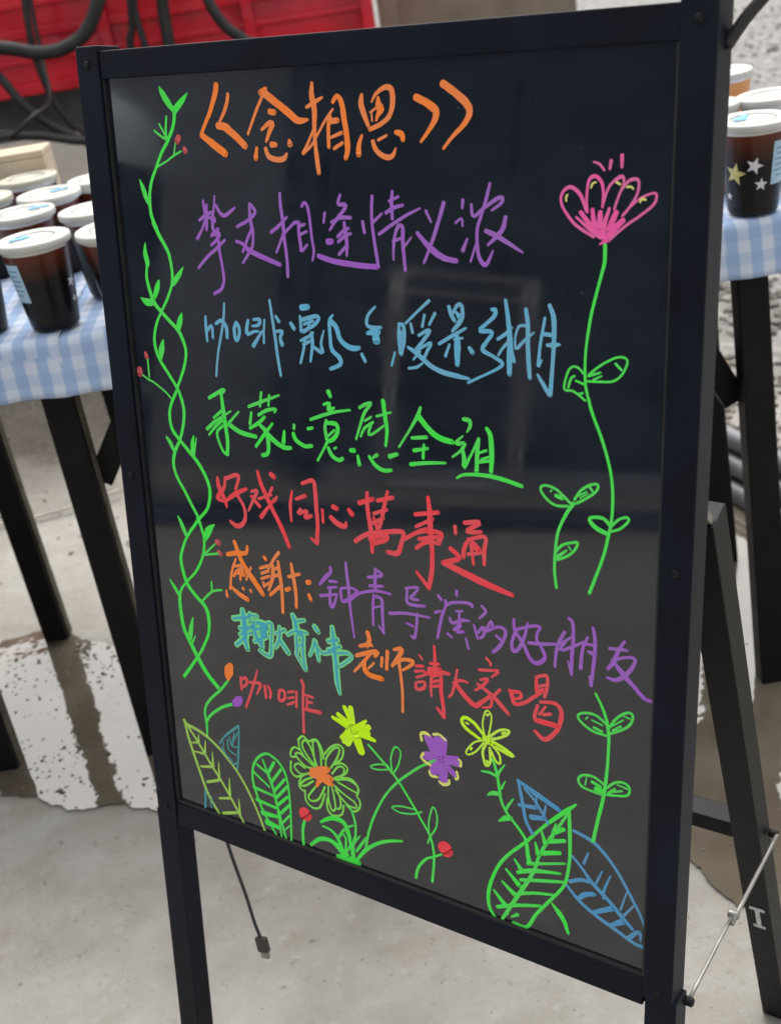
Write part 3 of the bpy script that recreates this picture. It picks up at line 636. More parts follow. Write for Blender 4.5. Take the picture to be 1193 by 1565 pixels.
# ------------------------------------------------------------------ the drawing: every character and plant is a raised line of marker paint
# each line below is one pen stroke: across, down, width in millimetres on the glass
DRAWN = """
# painted_character orange
124.7,9.5,4.9 122.9,15.8,5.1 116.6,28.5,4.2 110.6,37.4,3.5 104.6,46.9,3.3
105.0,47.2,4.5 116.6,54.3,6.2 129.2,62.1,6.2
136.2,16.8,3.1 134.6,23.2,3.6 130.3,31.0,3.2 125.5,37.3,2.5
123.3,40.3,5.4 130.6,41.5,6.4 140.3,48.2,5.9 150.5,56.4,5.8
# painted_character orange
175.1,14.4,3.5 169.6,17.1,5.2
170.6,20.5,2.8 163.7,31.0,2.8 154.1,47.5,2.4
172.9,17.2,6.5 182.8,23.9,6.0 195.1,31.9,6.0 204.9,38.5,5.3 214.4,38.2,2.3
177.6,31.2,4.7 182.1,32.0,4.9
168.5,44.3,2.6 176.2,39.9,4.0 180.1,40.4,4.0 176.3,46.0,4.0 172.4,53.3,2.6
162.3,58.1,2.9 160.5,66.0,4.4
171.2,58.7,3.6 174.1,64.7,4.3 181.8,67.2,4.3 189.1,66.3,4.3 192.0,62.9,2.6
177.5,55.8,5.2 182.1,55.9,3.5
195.4,53.0,2.8 195.8,55.7,5.4
# painted_character orange
220.0,12.0,2.7 219.4,21.4,4.9 221.2,31.8,4.7 220.4,42.2,4.1 220.3,53.7,3.4 221.3,67.2,4.1 222.5,77.4,3.7
213.8,29.2,2.7 220.9,26.1,3.2 229.2,22.7,2.0
220.3,44.1,2.3 213.9,54.5,2.5 208.2,62.7,3.2
208.2,62.7,3.0 216.2,57.4,2.3 221.7,50.8,2.3 231.3,38.7,2.2 238.5,31.4,2.2
235.4,36.0,3.4 233.6,44.4,3.6 233.1,58.7,2.9
234.9,39.7,4.5 242.3,39.5,4.4
235.4,51.6,2.3 245.4,48.5,3.1
238.0,59.7,2.7 246.2,55.6,2.7
238.8,26.3,3.3 242.7,22.2,3.7 246.7,27.0,4.6 248.6,39.2,4.9 250.0,48.6,4.9 250.6,59.9,4.9 248.4,67.0,3.6
# painted_character orange
265.3,22.2,2.8 264.4,28.5,4.6 267.5,37.8,4.3 270.3,44.4,3.0
273.9,27.5,1.5 278.2,21.8,2.8 286.5,17.8,3.8 291.6,19.6,4.4 292.4,28.6,4.4 289.1,37.5,3.8 281.9,42.8,3.4 271.2,46.7,3.3
279.8,24.5,2.3 280.1,30.9,6.0 282.6,31.9,5.6 278.7,37.2,3.4 277.3,40.9,1.5
272.3,34.8,1.7 277.8,31.7,2.1
273.5,35.3,1.5 273.8,40.8,1.9
264.1,50.7,2.2 261.1,57.2,4.2 260.5,64.3,4.7
273.7,55.1,3.5 276.4,61.2,3.9 283.2,66.0,4.1 290.2,66.0,3.9 293.9,60.5,1.9
278.5,54.3,2.4 286.2,51.2,2.2
294.4,49.1,3.6 299.2,50.6,4.9 300.5,54.7,3.6
# painted_character orange
312.3,25.7,5.2 321.0,29.6,5.6 328.1,34.2,5.9 329.0,38.7,5.1 325.0,45.7,3.7 315.7,56.3,2.1
335.0,17.4,5.4 345.1,23.9,5.6 353.5,30.7,5.8 356.6,36.9,5.2 352.2,44.6,4.0 342.3,53.2,2.9 334.5,61.2,2.1
# painted_character purple
100.7,98.4,1.9 101.0,104.2,3.1 102.8,114.8,3.6 101.9,122.8,2.9
94.7,114.9,2.6 104.0,110.0,3.4 111.6,107.5,2.3
104.2,102.0,2.3 102.5,110.5,4.4
113.6,95.1,2.0 111.8,105.1,2.3 109.3,114.7,3.4 109.3,122.2,2.9
114.3,102.5,2.8 118.0,108.2,3.1 122.7,110.8,3.3 130.2,107.0,2.8 134.7,104.4,2.0
101.3,114.8,2.6 96.8,122.4,2.6 90.7,130.1,3.2
105.2,112.6,2.6 112.4,113.6,3.4 109.1,116.8,3.1
115.1,121.5,2.8 109.7,124.8,3.4 106.5,127.6,2.6
108.8,126.4,2.9 116.2,125.2,3.6 112.0,130.7,3.1 105.7,135.1,2.6
121.4,130.4,2.3 111.2,137.7,2.9 100.2,145.0,2.9 89.5,154.2,2.7
114.2,130.6,3.1 114.6,140.3,3.1 116.3,152.1,2.9 117.0,163.0,3.2 113.6,170.8,3.2 105.0,175.4,2.9
# painted_character purple
151.1,101.4,3.2 155.5,105.7,3.0 155.2,108.8,3.0 147.8,114.1,3.0 135.4,119.5,2.8
150.4,101.1,2.7 150.1,112.0,3.2 151.4,120.3,3.5 152.0,125.5,3.0
151.4,120.3,2.8 146.5,127.7,3.0 139.8,139.5,2.6
152.4,121.3,2.3 150.8,133.9,2.8 145.2,141.5,2.8 138.9,148.6,2.3
133.5,131.2,2.6 140.4,133.1,3.1 146.9,138.2,4.3 159.1,142.6,4.3 178.5,148.6,3.5
# painted_character purple
182.6,92.7,2.6 182.3,102.3,3.1 183.9,114.5,3.4 184.2,127.8,3.2 185.7,143.3,3.0 185.5,157.9,3.0
171.1,123.0,3.0 178.9,118.2,2.9 188.2,110.9,2.2
183.1,124.8,2.4 179.2,132.1,2.5 175.2,139.0,2.2
183.1,124.8,2.7 191.0,118.5,2.4 196.5,114.8,2.9 200.5,115.3,2.9
199.8,115.3,2.9 199.3,122.4,2.9 200.5,132.5,3.1 200.8,137.2,2.9 207.1,131.9,2.2
200.3,117.8,2.6 205.6,116.2,2.4
200.4,124.4,2.4 207.2,121.7,2.4
203.4,102.6,2.4 206.8,99.6,2.8 209.7,104.1,2.8 211.0,114.1,2.6 212.0,127.2,2.6 213.3,136.3,2.4 211.5,144.0,2.2
# painted_character purple
225.9,107.4,2.6 224.2,114.8,2.1
227.4,129.0,5.0 231.2,128.7,4.9
241.5,93.5,2.3 239.0,100.3,3.0 246.1,100.9,3.4 243.9,105.2,3.0 238.0,110.7,2.8 229.8,120.2,2.1
231.5,114.2,2.1 241.1,110.6,3.0 250.5,110.5,3.0
244.1,114.0,2.5 244.4,119.4,3.2 245.7,129.3,3.3 245.1,139.3,2.3
237.1,125.1,2.6 243.1,120.5,2.8 248.2,118.4,2.5
237.5,129.0,2.6 244.1,124.4,2.8 249.8,122.3,2.5
237.6,138.6,2.6 242.2,134.4,2.8 245.6,131.3,2.3
217.6,140.2,3.8 231.5,143.8,4.5 251.6,145.9,4.4 273.2,146.8,4.1
# painted_character purple
261.4,113.2,2.7 262.8,121.5,3.0
271.1,94.3,2.7 270.1,105.3,2.7 270.3,117.0,2.7 272.1,130.6,3.0 273.5,140.4,3.0 274.4,147.1,3.0
269.8,114.5,2.5 279.2,107.1,2.2
289.4,90.7,2.4 288.4,99.4,3.1 288.6,110.9,2.7
286.1,98.0,2.2 294.5,94.6,2.4
282.8,106.6,2.7 290.1,102.7,2.9 298.4,100.7,2.4
276.1,122.2,2.7 289.6,114.2,2.7 301.6,107.8,2.4 313.3,102.9,1.7
293.7,115.6,2.9 290.5,122.4,2.7 288.9,132.1,2.5 288.5,140.9,1.8
293.7,115.6,3.1 297.5,116.4,3.3 297.4,125.1,3.3 297.7,133.8,3.1 298.9,148.8,2.7
288.5,127.2,2.5 297.5,124.3,2.2
297.8,131.8,2.2 305.1,123.9,1.5
# painted_character purple
318.4,104.6,2.6 322.7,112.7,1.7
333.8,98.6,3.2 330.1,109.3,3.2 324.1,124.4,3.0 319.2,135.1,2.4 315.5,142.4,2.2
310.4,120.5,3.1 317.1,127.5,4.1 323.8,133.0,5.0 332.8,138.0,4.5 343.8,139.8,3.9
# painted_character purple
349.9,96.6,2.7 349.2,102.6,1.7
343.5,112.8,1.9 348.6,109.5,1.9 349.3,115.0,1.7
353.2,123.7,1.7 349.2,132.3,3.4
356.9,99.7,2.3 358.4,107.9,2.7 366.0,102.8,2.5 377.8,95.5,3.0 382.2,94.8,2.8 380.9,98.6,2.6 373.5,103.6,1.8
372.1,85.2,2.2 369.3,95.1,2.6 364.9,106.9,2.5 361.5,117.1,2.7 361.4,128.2,2.7 362.9,136.5,3.1 366.6,141.8,3.4 369.9,140.0,2.9 374.3,131.5,1.4
361.4,124.5,1.7 355.7,140.0,1.9
384.5,108.0,3.0 382.4,115.7,3.5 377.6,121.3,3.3 370.0,127.9,1.9
368.5,117.9,3.5 377.6,121.3,3.9 389.2,127.4,2.9 398.1,132.2,1.6
# painted_character blue
92.7,195.3,2.5 92.3,204.9,3.3 92.5,216.8,2.5
93.1,208.2,2.5 99.0,202.8,3.3 99.3,213.5,2.7
115.2,182.8,2.1 113.3,194.6,2.7 109.6,208.3,2.7 104.0,225.7,2.5 99.5,246.8,2.5
103.7,200.8,3.0 110.7,197.9,3.5 115.3,203.4,3.8 115.4,212.4,3.0
126.8,198.8,3.7 124.0,205.1,3.5 125.3,213.9,3.5 129.0,209.2,3.2 129.6,202.5,3.4 126.8,198.4,3.2
# painted_character blue
140.1,195.7,2.9 138.0,203.0,3.7 138.3,207.5,3.2 146.4,204.7,2.6 150.7,204.4,2.3
145.9,194.8,2.3 152.8,194.4,3.4 151.2,198.9,3.1 144.0,200.4,2.1
154.3,204.2,2.3 148.7,211.2,3.1 143.9,217.1,4.0
158.0,194.3,2.1 156.4,204.0,2.3 155.8,214.0,2.4
164.7,177.7,2.5 166.5,193.6,2.8 168.1,207.6,3.1 169.5,224.0,3.1 171.7,240.2,2.6
170.2,190.6,2.6 173.3,194.8,3.6
169.8,203.1,2.3 176.1,202.7,3.3 173.6,208.3,3.1 175.2,213.7,4.6
# painted_character blue
185.6,195.4,3.3 188.7,199.7,4.0
197.5,182.1,5.2 204.2,180.9,4.7
195.6,189.1,2.5 196.1,201.4,3.3
197.4,191.7,3.5 213.7,188.0,3.2 211.3,194.0,3.2 198.1,201.3,3.5
199.2,195.3,2.5 208.8,192.0,2.5
205.6,190.1,2.0 203.6,198.7,2.7
194.8,209.0,2.5 203.2,205.2,3.0 208.1,201.7,2.5
197.3,212.1,2.8 207.0,207.6,2.7
199.7,207.6,2.8 196.9,217.5,2.8 193.4,227.6,2.5
206.1,201.8,2.7 206.9,210.3,3.3 203.8,225.6,2.3
208.0,213.4,3.0 216.4,217.1,3.7 215.6,209.7,2.7 218.9,199.3,1.7
228.9,186.1,1.9 225.3,191.0,3.4 225.1,204.7,3.2 226.5,214.2,3.9 233.3,220.1,4.2 233.7,225.4,3.7 223.5,230.0,3.0
226.0,190.5,4.1 231.5,195.9,4.6 234.9,205.1,4.1 241.1,209.9,4.6 247.4,211.4,4.6 253.2,210.6,3.6
# painted_character blue
255.5,215.4,3.1 258.4,221.0,3.4
269.9,177.3,1.9 263.4,183.6,2.6 261.2,189.8,3.1 263.6,193.3,3.1 274.7,193.1,2.6
261.4,198.6,2.8 269.0,196.5,6.4 272.1,196.8,5.4
269.3,196.5,5.4 269.9,203.7,7.3
# painted_character blue
291.4,189.2,2.3 291.0,200.1,3.2 292.3,212.3,3.3
291.4,189.5,2.8 295.6,190.7,3.2 295.8,201.8,3.0 292.9,212.8,2.8
293.0,194.9,2.5 292.9,204.1,2.5
286.9,211.7,1.9 283.4,222.3,2.1
319.3,170.1,2.7 309.7,177.9,2.3 297.4,188.6,2.1
302.2,188.3,2.3 303.8,195.2,2.7
314.9,181.0,2.2 312.6,190.1,2.5
324.3,179.2,2.7 318.8,188.2,2.2
309.1,196.9,2.5 319.3,191.7,2.7 315.0,198.5,3.2 306.3,208.2,2.8
305.7,209.2,2.5 320.2,201.6,2.5 317.1,207.4,2.7 313.3,214.7,2.7
309.9,208.9,2.5 303.7,216.0,1.8
312.0,217.9,1.8 307.1,221.4,2.3 299.2,223.1,2.3
299.2,206.7,2.5 307.4,211.1,3.9 319.1,219.4,3.9 330.1,223.5,4.1 342.8,225.4,3.8 353.1,226.5,2.0
# painted_character blue
336.5,173.6,3.3 338.6,180.1,3.3 341.4,183.9,3.1
339.2,179.1,2.0 343.9,172.2,3.0 347.5,172.0,3.0 348.0,179.6,3.5 344.7,185.6,3.9 338.9,191.9,2.2
342.1,177.0,2.0 346.0,180.7,4.8
327.1,202.1,2.5 337.7,195.9,2.9 350.9,188.6,2.0
342.9,193.6,2.9 343.3,200.4,5.7 343.1,208.4,5.1 343.0,216.9,3.8
340.5,197.7,2.0 347.9,196.2,2.0
336.4,201.9,2.0 332.7,211.0,2.7
353.5,203.2,3.1 356.2,206.4,3.9
# painted_character blue
372.7,173.8,2.5 376.0,173.9,3.8 374.3,179.0,3.0 367.1,185.2,2.8 362.6,189.8,3.5 373.1,190.1,3.0 368.1,197.7,3.0 364.7,203.8,3.5 373.5,208.0,2.8 381.1,212.3,3.0 377.8,216.5,2.4 364.4,223.5,2.0 351.9,229.6,2.2
384.1,166.3,2.7 385.7,176.4,3.4 387.2,188.7,4.0 387.7,200.1,4.9 387.1,210.8,4.5 387.1,220.1,4.1
377.4,195.1,2.4 384.5,190.3,2.8 389.4,185.6,1.9
387.7,195.3,3.0 382.3,200.5,2.3 377.9,206.7,2.1
388.8,202.0,3.0 390.9,210.5,3.0
392.0,200.8,1.9 392.1,192.1,1.7 395.3,184.3,2.1 401.6,183.9,2.3
400.6,171.9,3.1 402.2,182.9,3.5 402.2,196.2,3.3 402.7,209.5,3.6 403.8,221.5,3.2
393.6,200.6,2.5 399.5,194.5,2.5 406.9,188.3,1.7
# painted_character blue
415.7,177.2,2.2 413.7,187.8,2.5 411.7,199.3,2.5 410.7,211.6,2.7
410.7,211.8,3.1 413.3,207.7,1.7
419.3,168.1,3.2 422.4,176.1,3.9 423.0,187.2,3.7 422.6,200.4,3.3 421.7,213.7,3.1 420.3,232.6,3.4
410.2,218.5,2.1 414.4,224.9,3.1 419.8,232.6,3.4
414.2,188.7,2.9 422.5,189.1,3.3
417.4,196.5,2.3 422.6,196.1,3.7 427.7,195.3,1.8
# painted_character green
88.9,267.2,3.4 99.5,261.4,3.6 108.3,257.4,3.3 103.2,262.3,3.1
103.3,261.7,3.3 104.3,273.9,4.2 105.2,286.8,4.5 106.6,303.3,4.0 105.2,316.4,4.0
105.2,316.4,4.0 100.1,313.7,2.9 94.8,298.7,2.8 102.5,290.6,2.8
92.4,284.6,2.3 104.0,276.3,3.4
93.7,287.4,2.3 113.1,276.5,1.9
83.4,295.8,3.4 93.6,288.0,3.4 103.3,283.4,3.4
85.2,301.0,2.3 94.8,291.5,2.8 104.7,284.4,2.8
122.1,276.1,1.9 109.7,287.4,2.8
109.6,288.6,4.5 121.9,294.3,4.5 139.5,296.4,3.8
# painted_character green
133.8,270.3,3.0 149.7,264.1,3.0 168.2,257.1,2.1
148.9,256.5,2.7 146.4,269.0,2.7
157.4,258.2,2.4 155.9,267.4,2.4
136.3,275.2,2.5 133.8,285.9,3.3
144.2,276.7,3.0 153.4,271.7,3.2 163.6,269.5,2.9 161.9,272.5,2.1
133.5,289.5,2.8 143.6,283.7,3.3 150.7,277.7,3.2
144.2,284.8,3.0 151.7,290.9,4.9 153.1,300.1,4.4 151.6,309.6,3.8 145.5,312.2,4.1
158.9,282.6,2.2 150.1,292.3,3.3 138.7,305.3,3.0
153.0,293.1,5.2 161.2,298.5,4.6 169.5,302.1,4.3 177.4,301.8,3.5
# painted_character green
171.4,287.7,2.7 169.9,297.8,4.6
182.5,281.1,2.9 182.0,284.6,2.9
181.2,288.7,3.7 183.6,294.1,4.2 192.4,298.2,3.7 200.1,297.2,3.4
197.0,282.9,3.1 201.9,281.5,2.9
# painted_character green
220.3,249.0,4.5 222.1,253.0,3.5
214.9,260.3,2.5 221.1,258.3,2.5 219.4,264.2,4.6 225.5,262.0,2.3
200.3,274.6,2.6 213.7,269.3,3.1 227.3,265.1,2.5 241.4,262.2,2.0
216.8,273.4,2.8 215.0,280.3,3.3 216.4,290.2,3.4
217.3,275.6,3.3 226.7,275.6,4.1 227.6,282.2,3.8 223.2,288.3,4.1 217.7,291.2,3.6
217.9,286.6,2.1 224.4,280.9,2.3
217.7,290.0,3.1 211.7,299.8,2.3 205.5,309.1,2.4
217.3,296.8,3.4 221.0,303.2,3.9 227.5,306.0,3.6 231.7,304.1,3.6
223.4,296.7,2.3 226.2,295.2,1.8
# painted_character green
239.8,296.2,3.6 243.5,295.8,4.6
250.7,259.3,2.7 257.3,255.7,3.2 262.5,254.5,2.7 255.7,262.6,3.0 251.2,272.8,2.7 246.0,286.1,2.0
255.3,269.7,2.0 261.9,265.7,2.2
263.6,269.8,2.2 255.0,275.7,2.7 250.7,283.3,2.0
261.6,271.7,2.5 259.2,281.2,2.5 275.7,270.6,1.9
274.0,251.2,3.9 275.4,263.7,4.1 276.7,275.4,3.4 274.9,288.1,2.7
267.1,264.6,2.2 281.2,259.9,1.9
247.0,299.8,2.5 248.2,306.9,4.3
258.4,298.9,3.0 263.9,305.4,3.7 271.5,308.8,3.5 279.8,307.7,3.0
262.2,299.5,2.2 266.2,296.8,3.5
278.4,296.4,4.2 285.8,293.6,3.2
# painted_character green
309.1,253.0,2.3 306.5,259.3,3.5 299.4,270.7,2.4 287.6,287.6,1.9
307.0,260.3,4.9 315.2,268.9,4.9 324.7,275.1,4.9 336.9,277.4,4.4
300.3,278.5,2.9 313.8,276.4,3.3
301.8,288.5,3.4 314.8,285.3,2.6
311.2,282.6,2.4 310.2,293.9,3.1
298.3,300.3,3.4 313.2,297.3,3.1 330.8,295.0,2.1
# painted_character green
347.5,258.2,3.2 353.0,258.9,3.6 353.2,263.5,2.9 350.3,268.0,1.4
346.7,271.5,1.4 339.6,278.6,3.0 348.4,277.0,2.7 344.8,283.2,2.5 337.0,289.4,1.9
346.0,280.9,2.8 347.6,289.1,3.9 347.4,296.5,3.2 353.4,286.3,2.3 360.6,271.9,2.3
360.6,271.9,2.7 359.2,284.5,3.9 358.5,297.9,3.9
367.5,263.1,2.9 370.8,268.7,4.2 371.8,282.9,4.3 371.1,297.0,3.4
360.4,283.3,2.0 367.3,280.4,2.3
362.7,288.2,2.3 369.5,285.3,2.3
360.3,290.6,2.5 370.7,288.2,2.3
340.8,305.9,1.9 347.3,302.3,2.6 364.8,300.4,3.2 380.8,301.4,3.6 397.5,304.5,3.3
# painted_character red
90.8,339.8,2.9 91.8,348.5,4.7 97.6,360.0,4.7 99.3,366.6,2.3
99.9,338.1,2.6 98.1,347.6,3.5 91.0,356.1,4.7 89.0,360.1,3.5 95.2,361.0,3.5
99.7,340.0,3.2 114.6,334.1,4.0 115.2,339.1,3.4 111.2,348.2,2.9
100.0,359.7,3.5 111.6,351.8,4.6 124.4,345.7,3.1
111.6,351.8,3.5 118.4,360.6,3.5 120.7,368.9,3.7 118.3,378.0,4.1 110.1,382.8,5.0 101.9,379.3,2.9
# painted_character red
129.6,347.4,2.8 136.5,345.5,3.4 132.0,353.7,3.4 124.8,365.8,2.3
129.2,351.7,3.1 138.2,360.1,4.0
138.4,327.7,3.3 141.6,339.0,4.5 146.6,349.1,4.8 153.0,361.4,4.5 162.0,377.0,4.5 168.8,392.7,4.2
154.0,340.2,3.0 149.7,347.4,3.1
158.5,348.0,2.5 155.2,352.7,2.8
156.1,350.1,2.8 147.2,359.9,3.4 138.8,369.7,4.5
153.1,328.1,4.4 156.8,330.3,5.0
137.3,352.9,2.8 152.7,347.0,2.5
# painted_character red
175.8,340.3,2.2 173.0,352.4,3.6 172.9,368.2,2.5
187.1,332.0,3.2 198.7,327.7,4.0 200.9,336.4,4.3 201.2,352.8,4.3 201.6,366.9,4.1 199.8,383.4,4.4
199.8,383.7,4.4 193.6,380.2,2.7
179.6,346.9,3.0 189.9,342.5,4.0
184.0,355.5,3.5 180.8,360.1,3.3 191.1,355.5,3.0 187.7,362.6,3.5 195.0,359.7,3.8
# painted_character red
207.5,352.1,2.9 207.7,363.6,3.0
216.2,357.5,4.5 222.8,362.3,5.3 230.6,363.6,4.5 231.8,359.7,2.6
218.8,347.8,4.5 222.9,348.9,4.7
235.2,348.1,4.4 238.4,351.5,5.2
# painted_character red
246.2,340.4,4.2 260.3,334.9,3.9
254.7,330.2,3.3 254.5,343.8,4.2 256.2,356.9,4.5 257.8,370.0,5.1 257.3,382.1,3.3
264.8,335.6,3.8 280.1,330.7,3.8
275.1,326.5,2.9 271.5,338.5,3.8 268.8,349.5,3.6 265.3,359.4,3.6
260.5,347.5,3.3 273.6,342.1,3.2
257.7,356.6,3.3 270.3,349.9,3.3
240.4,375.0,4.0 252.6,366.9,4.2 271.3,361.7,4.2 288.7,359.1,4.4 286.8,369.1,4.1 282.7,378.3,4.8 272.8,378.9,3.9
255.5,370.4,4.2 271.2,364.0,5.1 271.7,368.4,4.2 258.4,374.0,3.9
260.3,350.8,2.7 263.7,361.0,3.6
# painted_character red
313.7,325.5,3.4 315.0,338.3,4.8 315.3,352.5,5.4 316.3,369.3,4.0 315.8,386.5,4.6 312.4,403.2,4.1
312.4,403.2,4.1 301.0,391.3,2.9
301.1,341.8,3.7 322.9,336.7,3.9
301.5,352.1,2.9 317.8,343.0,3.4
290.7,364.5,3.2 305.8,355.6,3.7 324.7,353.8,3.7 323.0,361.6,4.6
304.1,362.2,3.5 323.1,357.3,3.4
300.9,370.7,3.2 311.4,363.6,4.0 323.7,363.0,3.4
304.3,355.6,3.5 311.7,353.1,4.9
# painted_character red
338.3,345.9,3.6 338.6,351.9,3.1
346.8,341.6,3.6 361.3,338.9,3.8 348.7,348.3,3.6 361.9,346.7,3.3
350.7,354.3,3.1 346.4,362.7,3.9 345.5,370.6,3.9
350.7,354.9,3.3 365.2,350.3,3.3 364.4,362.1,3.9 364.3,373.7,3.0
352.7,359.1,3.1 354.6,375.2,2.5
354.1,358.8,7.2 359.6,361.7,5.0
349.8,367.3,3.1 362.3,363.8,2.8
333.6,365.2,4.0 341.3,372.0,4.5 326.2,378.7,4.3
326.6,378.7,4.6 345.3,383.7,5.9 364.8,389.1,5.9 389.3,394.3,3.6
# painted_character orange
105.1,398.3,4.1 108.4,406.8,5.0 114.2,419.8,5.6 125.4,433.0,6.2 134.5,443.8,5.6
95.3,412.4,4.2 107.5,408.9,4.7 117.8,407.1,4.1 120.4,400.3,2.9
105.3,415.0,2.4 99.1,429.0,3.0 95.5,446.6,3.0
103.0,422.5,3.0 112.6,420.1,3.3
101.2,432.5,3.0 106.5,426.3,3.6 113.8,423.7,3.6
110.9,421.7,3.3 108.8,434.9,3.0
104.0,428.1,3.9 114.1,428.8,5.1
98.4,444.7,3.6 106.6,449.6,5.1 115.8,452.7,5.1
90.7,448.8,2.4 91.0,454.7,3.4
111.2,442.6,3.6 112.0,443.4,3.3
120.2,442.8,3.3 121.0,444.2,3.3
122.7,420.1,2.4 116.0,433.5,2.4
# painted_character orange
139.2,407.1,3.5 141.0,409.2,3.8
133.6,418.8,3.2 143.9,414.4,2.9
134.7,423.6,2.9 143.5,419.5,2.9
134.3,428.8,2.9 143.8,424.5,2.9
136.3,432.2,3.2 136.6,436.6,2.9
136.7,435.3,2.9 144.0,430.7,2.6
156.4,399.9,3.7 150.5,406.9,3.2 142.8,418.3,2.6
148.5,413.5,3.5 147.5,425.0,4.6 141.8,438.8,2.6
154.9,408.6,3.4 156.0,422.1,4.3 157.1,437.0,3.8 156.6,457.5,3.5
149.7,417.1,2.9 156.0,413.4,2.9
149.2,423.4,3.5 155.4,421.0,3.4
155.2,432.4,3.5 143.0,443.0,3.2
169.8,408.1,3.1 171.1,419.3,4.3 172.9,433.9,4.0 172.5,449.1,3.4
165.8,420.9,3.4 178.7,416.0,3.1
161.8,434.2,4.0 166.4,432.1,4.0
186.5,422.5,4.8 189.6,421.5,5.3
187.6,433.8,3.7 189.5,438.1,4.5
# painted_character purple
212.5,403.6,3.3 212.9,407.7,3.3 206.9,413.7,3.9 200.0,421.8,2.5
211.0,416.6,3.0 218.8,415.7,2.7
200.0,432.3,3.1 218.8,427.3,2.7
209.1,423.1,2.8 218.5,420.7,2.5
211.2,423.9,3.3 210.4,436.3,3.3 212.3,440.9,3.6 216.2,433.9,2.8 218.0,428.7,2.2
222.6,421.1,2.7 222.9,428.9,3.3 225.5,432.7,3.3 238.4,423.4,3.8 240.7,420.5,3.0 233.2,418.4,2.7 222.6,421.1,2.7
229.3,396.5,2.9 230.3,409.3,3.5 231.5,423.5,3.3 232.0,439.3,3.0 234.8,464.6,1.9
# painted_character purple
232.0,429.5,3.8 243.5,421.1,2.7 260.0,416.1,2.9 274.6,416.1,2.3
260.2,396.2,2.9 259.1,407.3,3.7 259.3,416.8,2.9
251.8,405.2,2.9 266.0,401.3,2.9 264.8,398.6,2.9 260.9,396.9,2.6
253.4,412.6,2.9 266.9,410.5,2.6
257.1,420.2,2.7 255.8,433.1,2.9 255.5,448.3,2.4
257.7,421.3,2.9 265.0,422.8,3.2 265.2,434.7,3.2 265.7,453.7,2.7
265.7,453.7,2.4 261.2,447.7,2.1
257.2,431.6,2.1 264.8,428.8,2.1
# painted_character purple
289.3,407.9,2.3 301.7,404.9,2.5 297.6,411.6,2.6 293.6,415.9,2.6 301.9,415.9,2.6
291.3,408.1,2.6 290.8,419.9,3.1 299.2,421.2,3.1 308.2,419.9,2.3
272.6,433.8,2.9 288.5,430.5,2.9 312.4,429.3,2.0
300.2,428.6,2.8 299.2,439.4,2.8 296.9,450.9,3.1 293.7,449.6,2.4
289.5,439.2,2.1 296.0,440.7,2.6
# painted_character purple
321.2,408.1,3.0 324.2,411.3,3.0
317.6,423.6,2.5 323.3,421.1,2.3
328.0,411.1,3.0 327.9,415.7,2.5 323.8,427.0,2.8 319.5,446.1,2.6
329.1,414.9,2.5 334.1,411.6,2.7 346.5,409.1,2.9 353.1,410.0,3.2 351.9,411.9,2.2
338.7,400.4,2.7 338.6,404.4,3.0
337.7,418.3,2.0 343.9,417.0,2.2
332.0,425.3,2.3 333.8,429.5,3.0 343.7,425.1,3.0 349.9,424.3,2.2
340.8,418.2,2.2 340.6,430.4,3.2
335.5,435.0,3.0 342.4,428.8,3.2 338.0,436.2,3.0 344.8,434.7,2.5
329.2,439.8,2.5 333.5,442.4,2.3
346.5,440.1,2.0 348.8,448.9,2.5
# painted_character purple
361.6,408.8,2.4 365.1,413.2,2.9 359.0,420.1,2.0
354.1,426.9,2.2 356.4,433.8,2.5 357.6,438.2,2.2
357.0,433.7,2.5 363.1,426.6,2.9 363.1,433.5,2.7 359.4,437.2,2.5
364.3,432.1,2.2 369.8,420.1,2.7 371.5,424.8,2.9
366.7,429.3,2.7 376.3,423.8,2.6 382.8,425.8,3.1 380.9,434.1,3.1 376.1,442.0,3.4 371.3,446.6,3.2
374.4,431.6,2.4 378.6,434.6,2.9
# painted_character purple
390.2,414.3,2.4 390.9,422.9,3.1 395.0,428.7,3.1 399.6,435.5,3.3 403.1,442.6,3.3 407.7,447.2,3.6 413.4,445.9,3.8 417.4,440.4,3.3 414.5,433.3,2.8 410.5,427.5,2.8 410.5,421.9,2.3 413.1,416.0,2.6 405.3,416.9,2.6 392.7,422.5,2.6
392.7,422.5,2.8 388.6,433.5,3.1 389.7,441.8,3.4 395.0,437.7,3.1 399.6,426.6,2.8 402.5,414.8,2.1
403.1,431.4,2.8 414.5,429.9,3.0 428.0,426.9,2.3
# painted_character purple
434.0,415.5,2.7 429.7,424.1,3.0 427.0,433.6,2.8 426.0,446.7,2.3
437.2,403.6,2.7 440.5,406.5,2.9 441.2,419.4,3.0 440.3,432.7,3.2 440.0,450.3,2.5
440.0,450.0,2.1 437.1,439.0,1.8
429.8,431.3,2.1 436.3,421.0,2.5
432.0,431.3,2.3 438.6,427.6,2.7 450.5,420.0,2.0
430.8,426.1,2.5 439.6,418.6,2.0
453.1,415.6,2.2 449.0,426.4,2.7 447.6,443.2,3.2
457.3,407.0,2.7 459.1,417.5,3.1 458.8,430.6,3.1 456.6,455.4,2.7
456.6,455.4,2.5 455.4,447.9,2.7
450.5,421.6,2.7 460.2,421.1,2.5
453.9,427.4,2.7 459.3,428.3,4.0
# painted_character purple
482.7,412.5,2.2 478.2,420.7,3.1 474.3,431.3,3.5 469.7,437.9,2.9
470.9,420.8,2.7 485.0,419.2,2.6
473.2,430.5,2.7 482.6,425.6,2.4 490.8,424.4,2.8 490.0,430.8,3.1 484.0,439.8,3.8 476.8,445.4,3.3 469.3,445.1,2.2
475.4,432.2,3.1 483.0,440.1,4.6 490.5,446.9,3.7 500.1,455.3,3.3 507.9,455.5,2.6
# painted_character teal
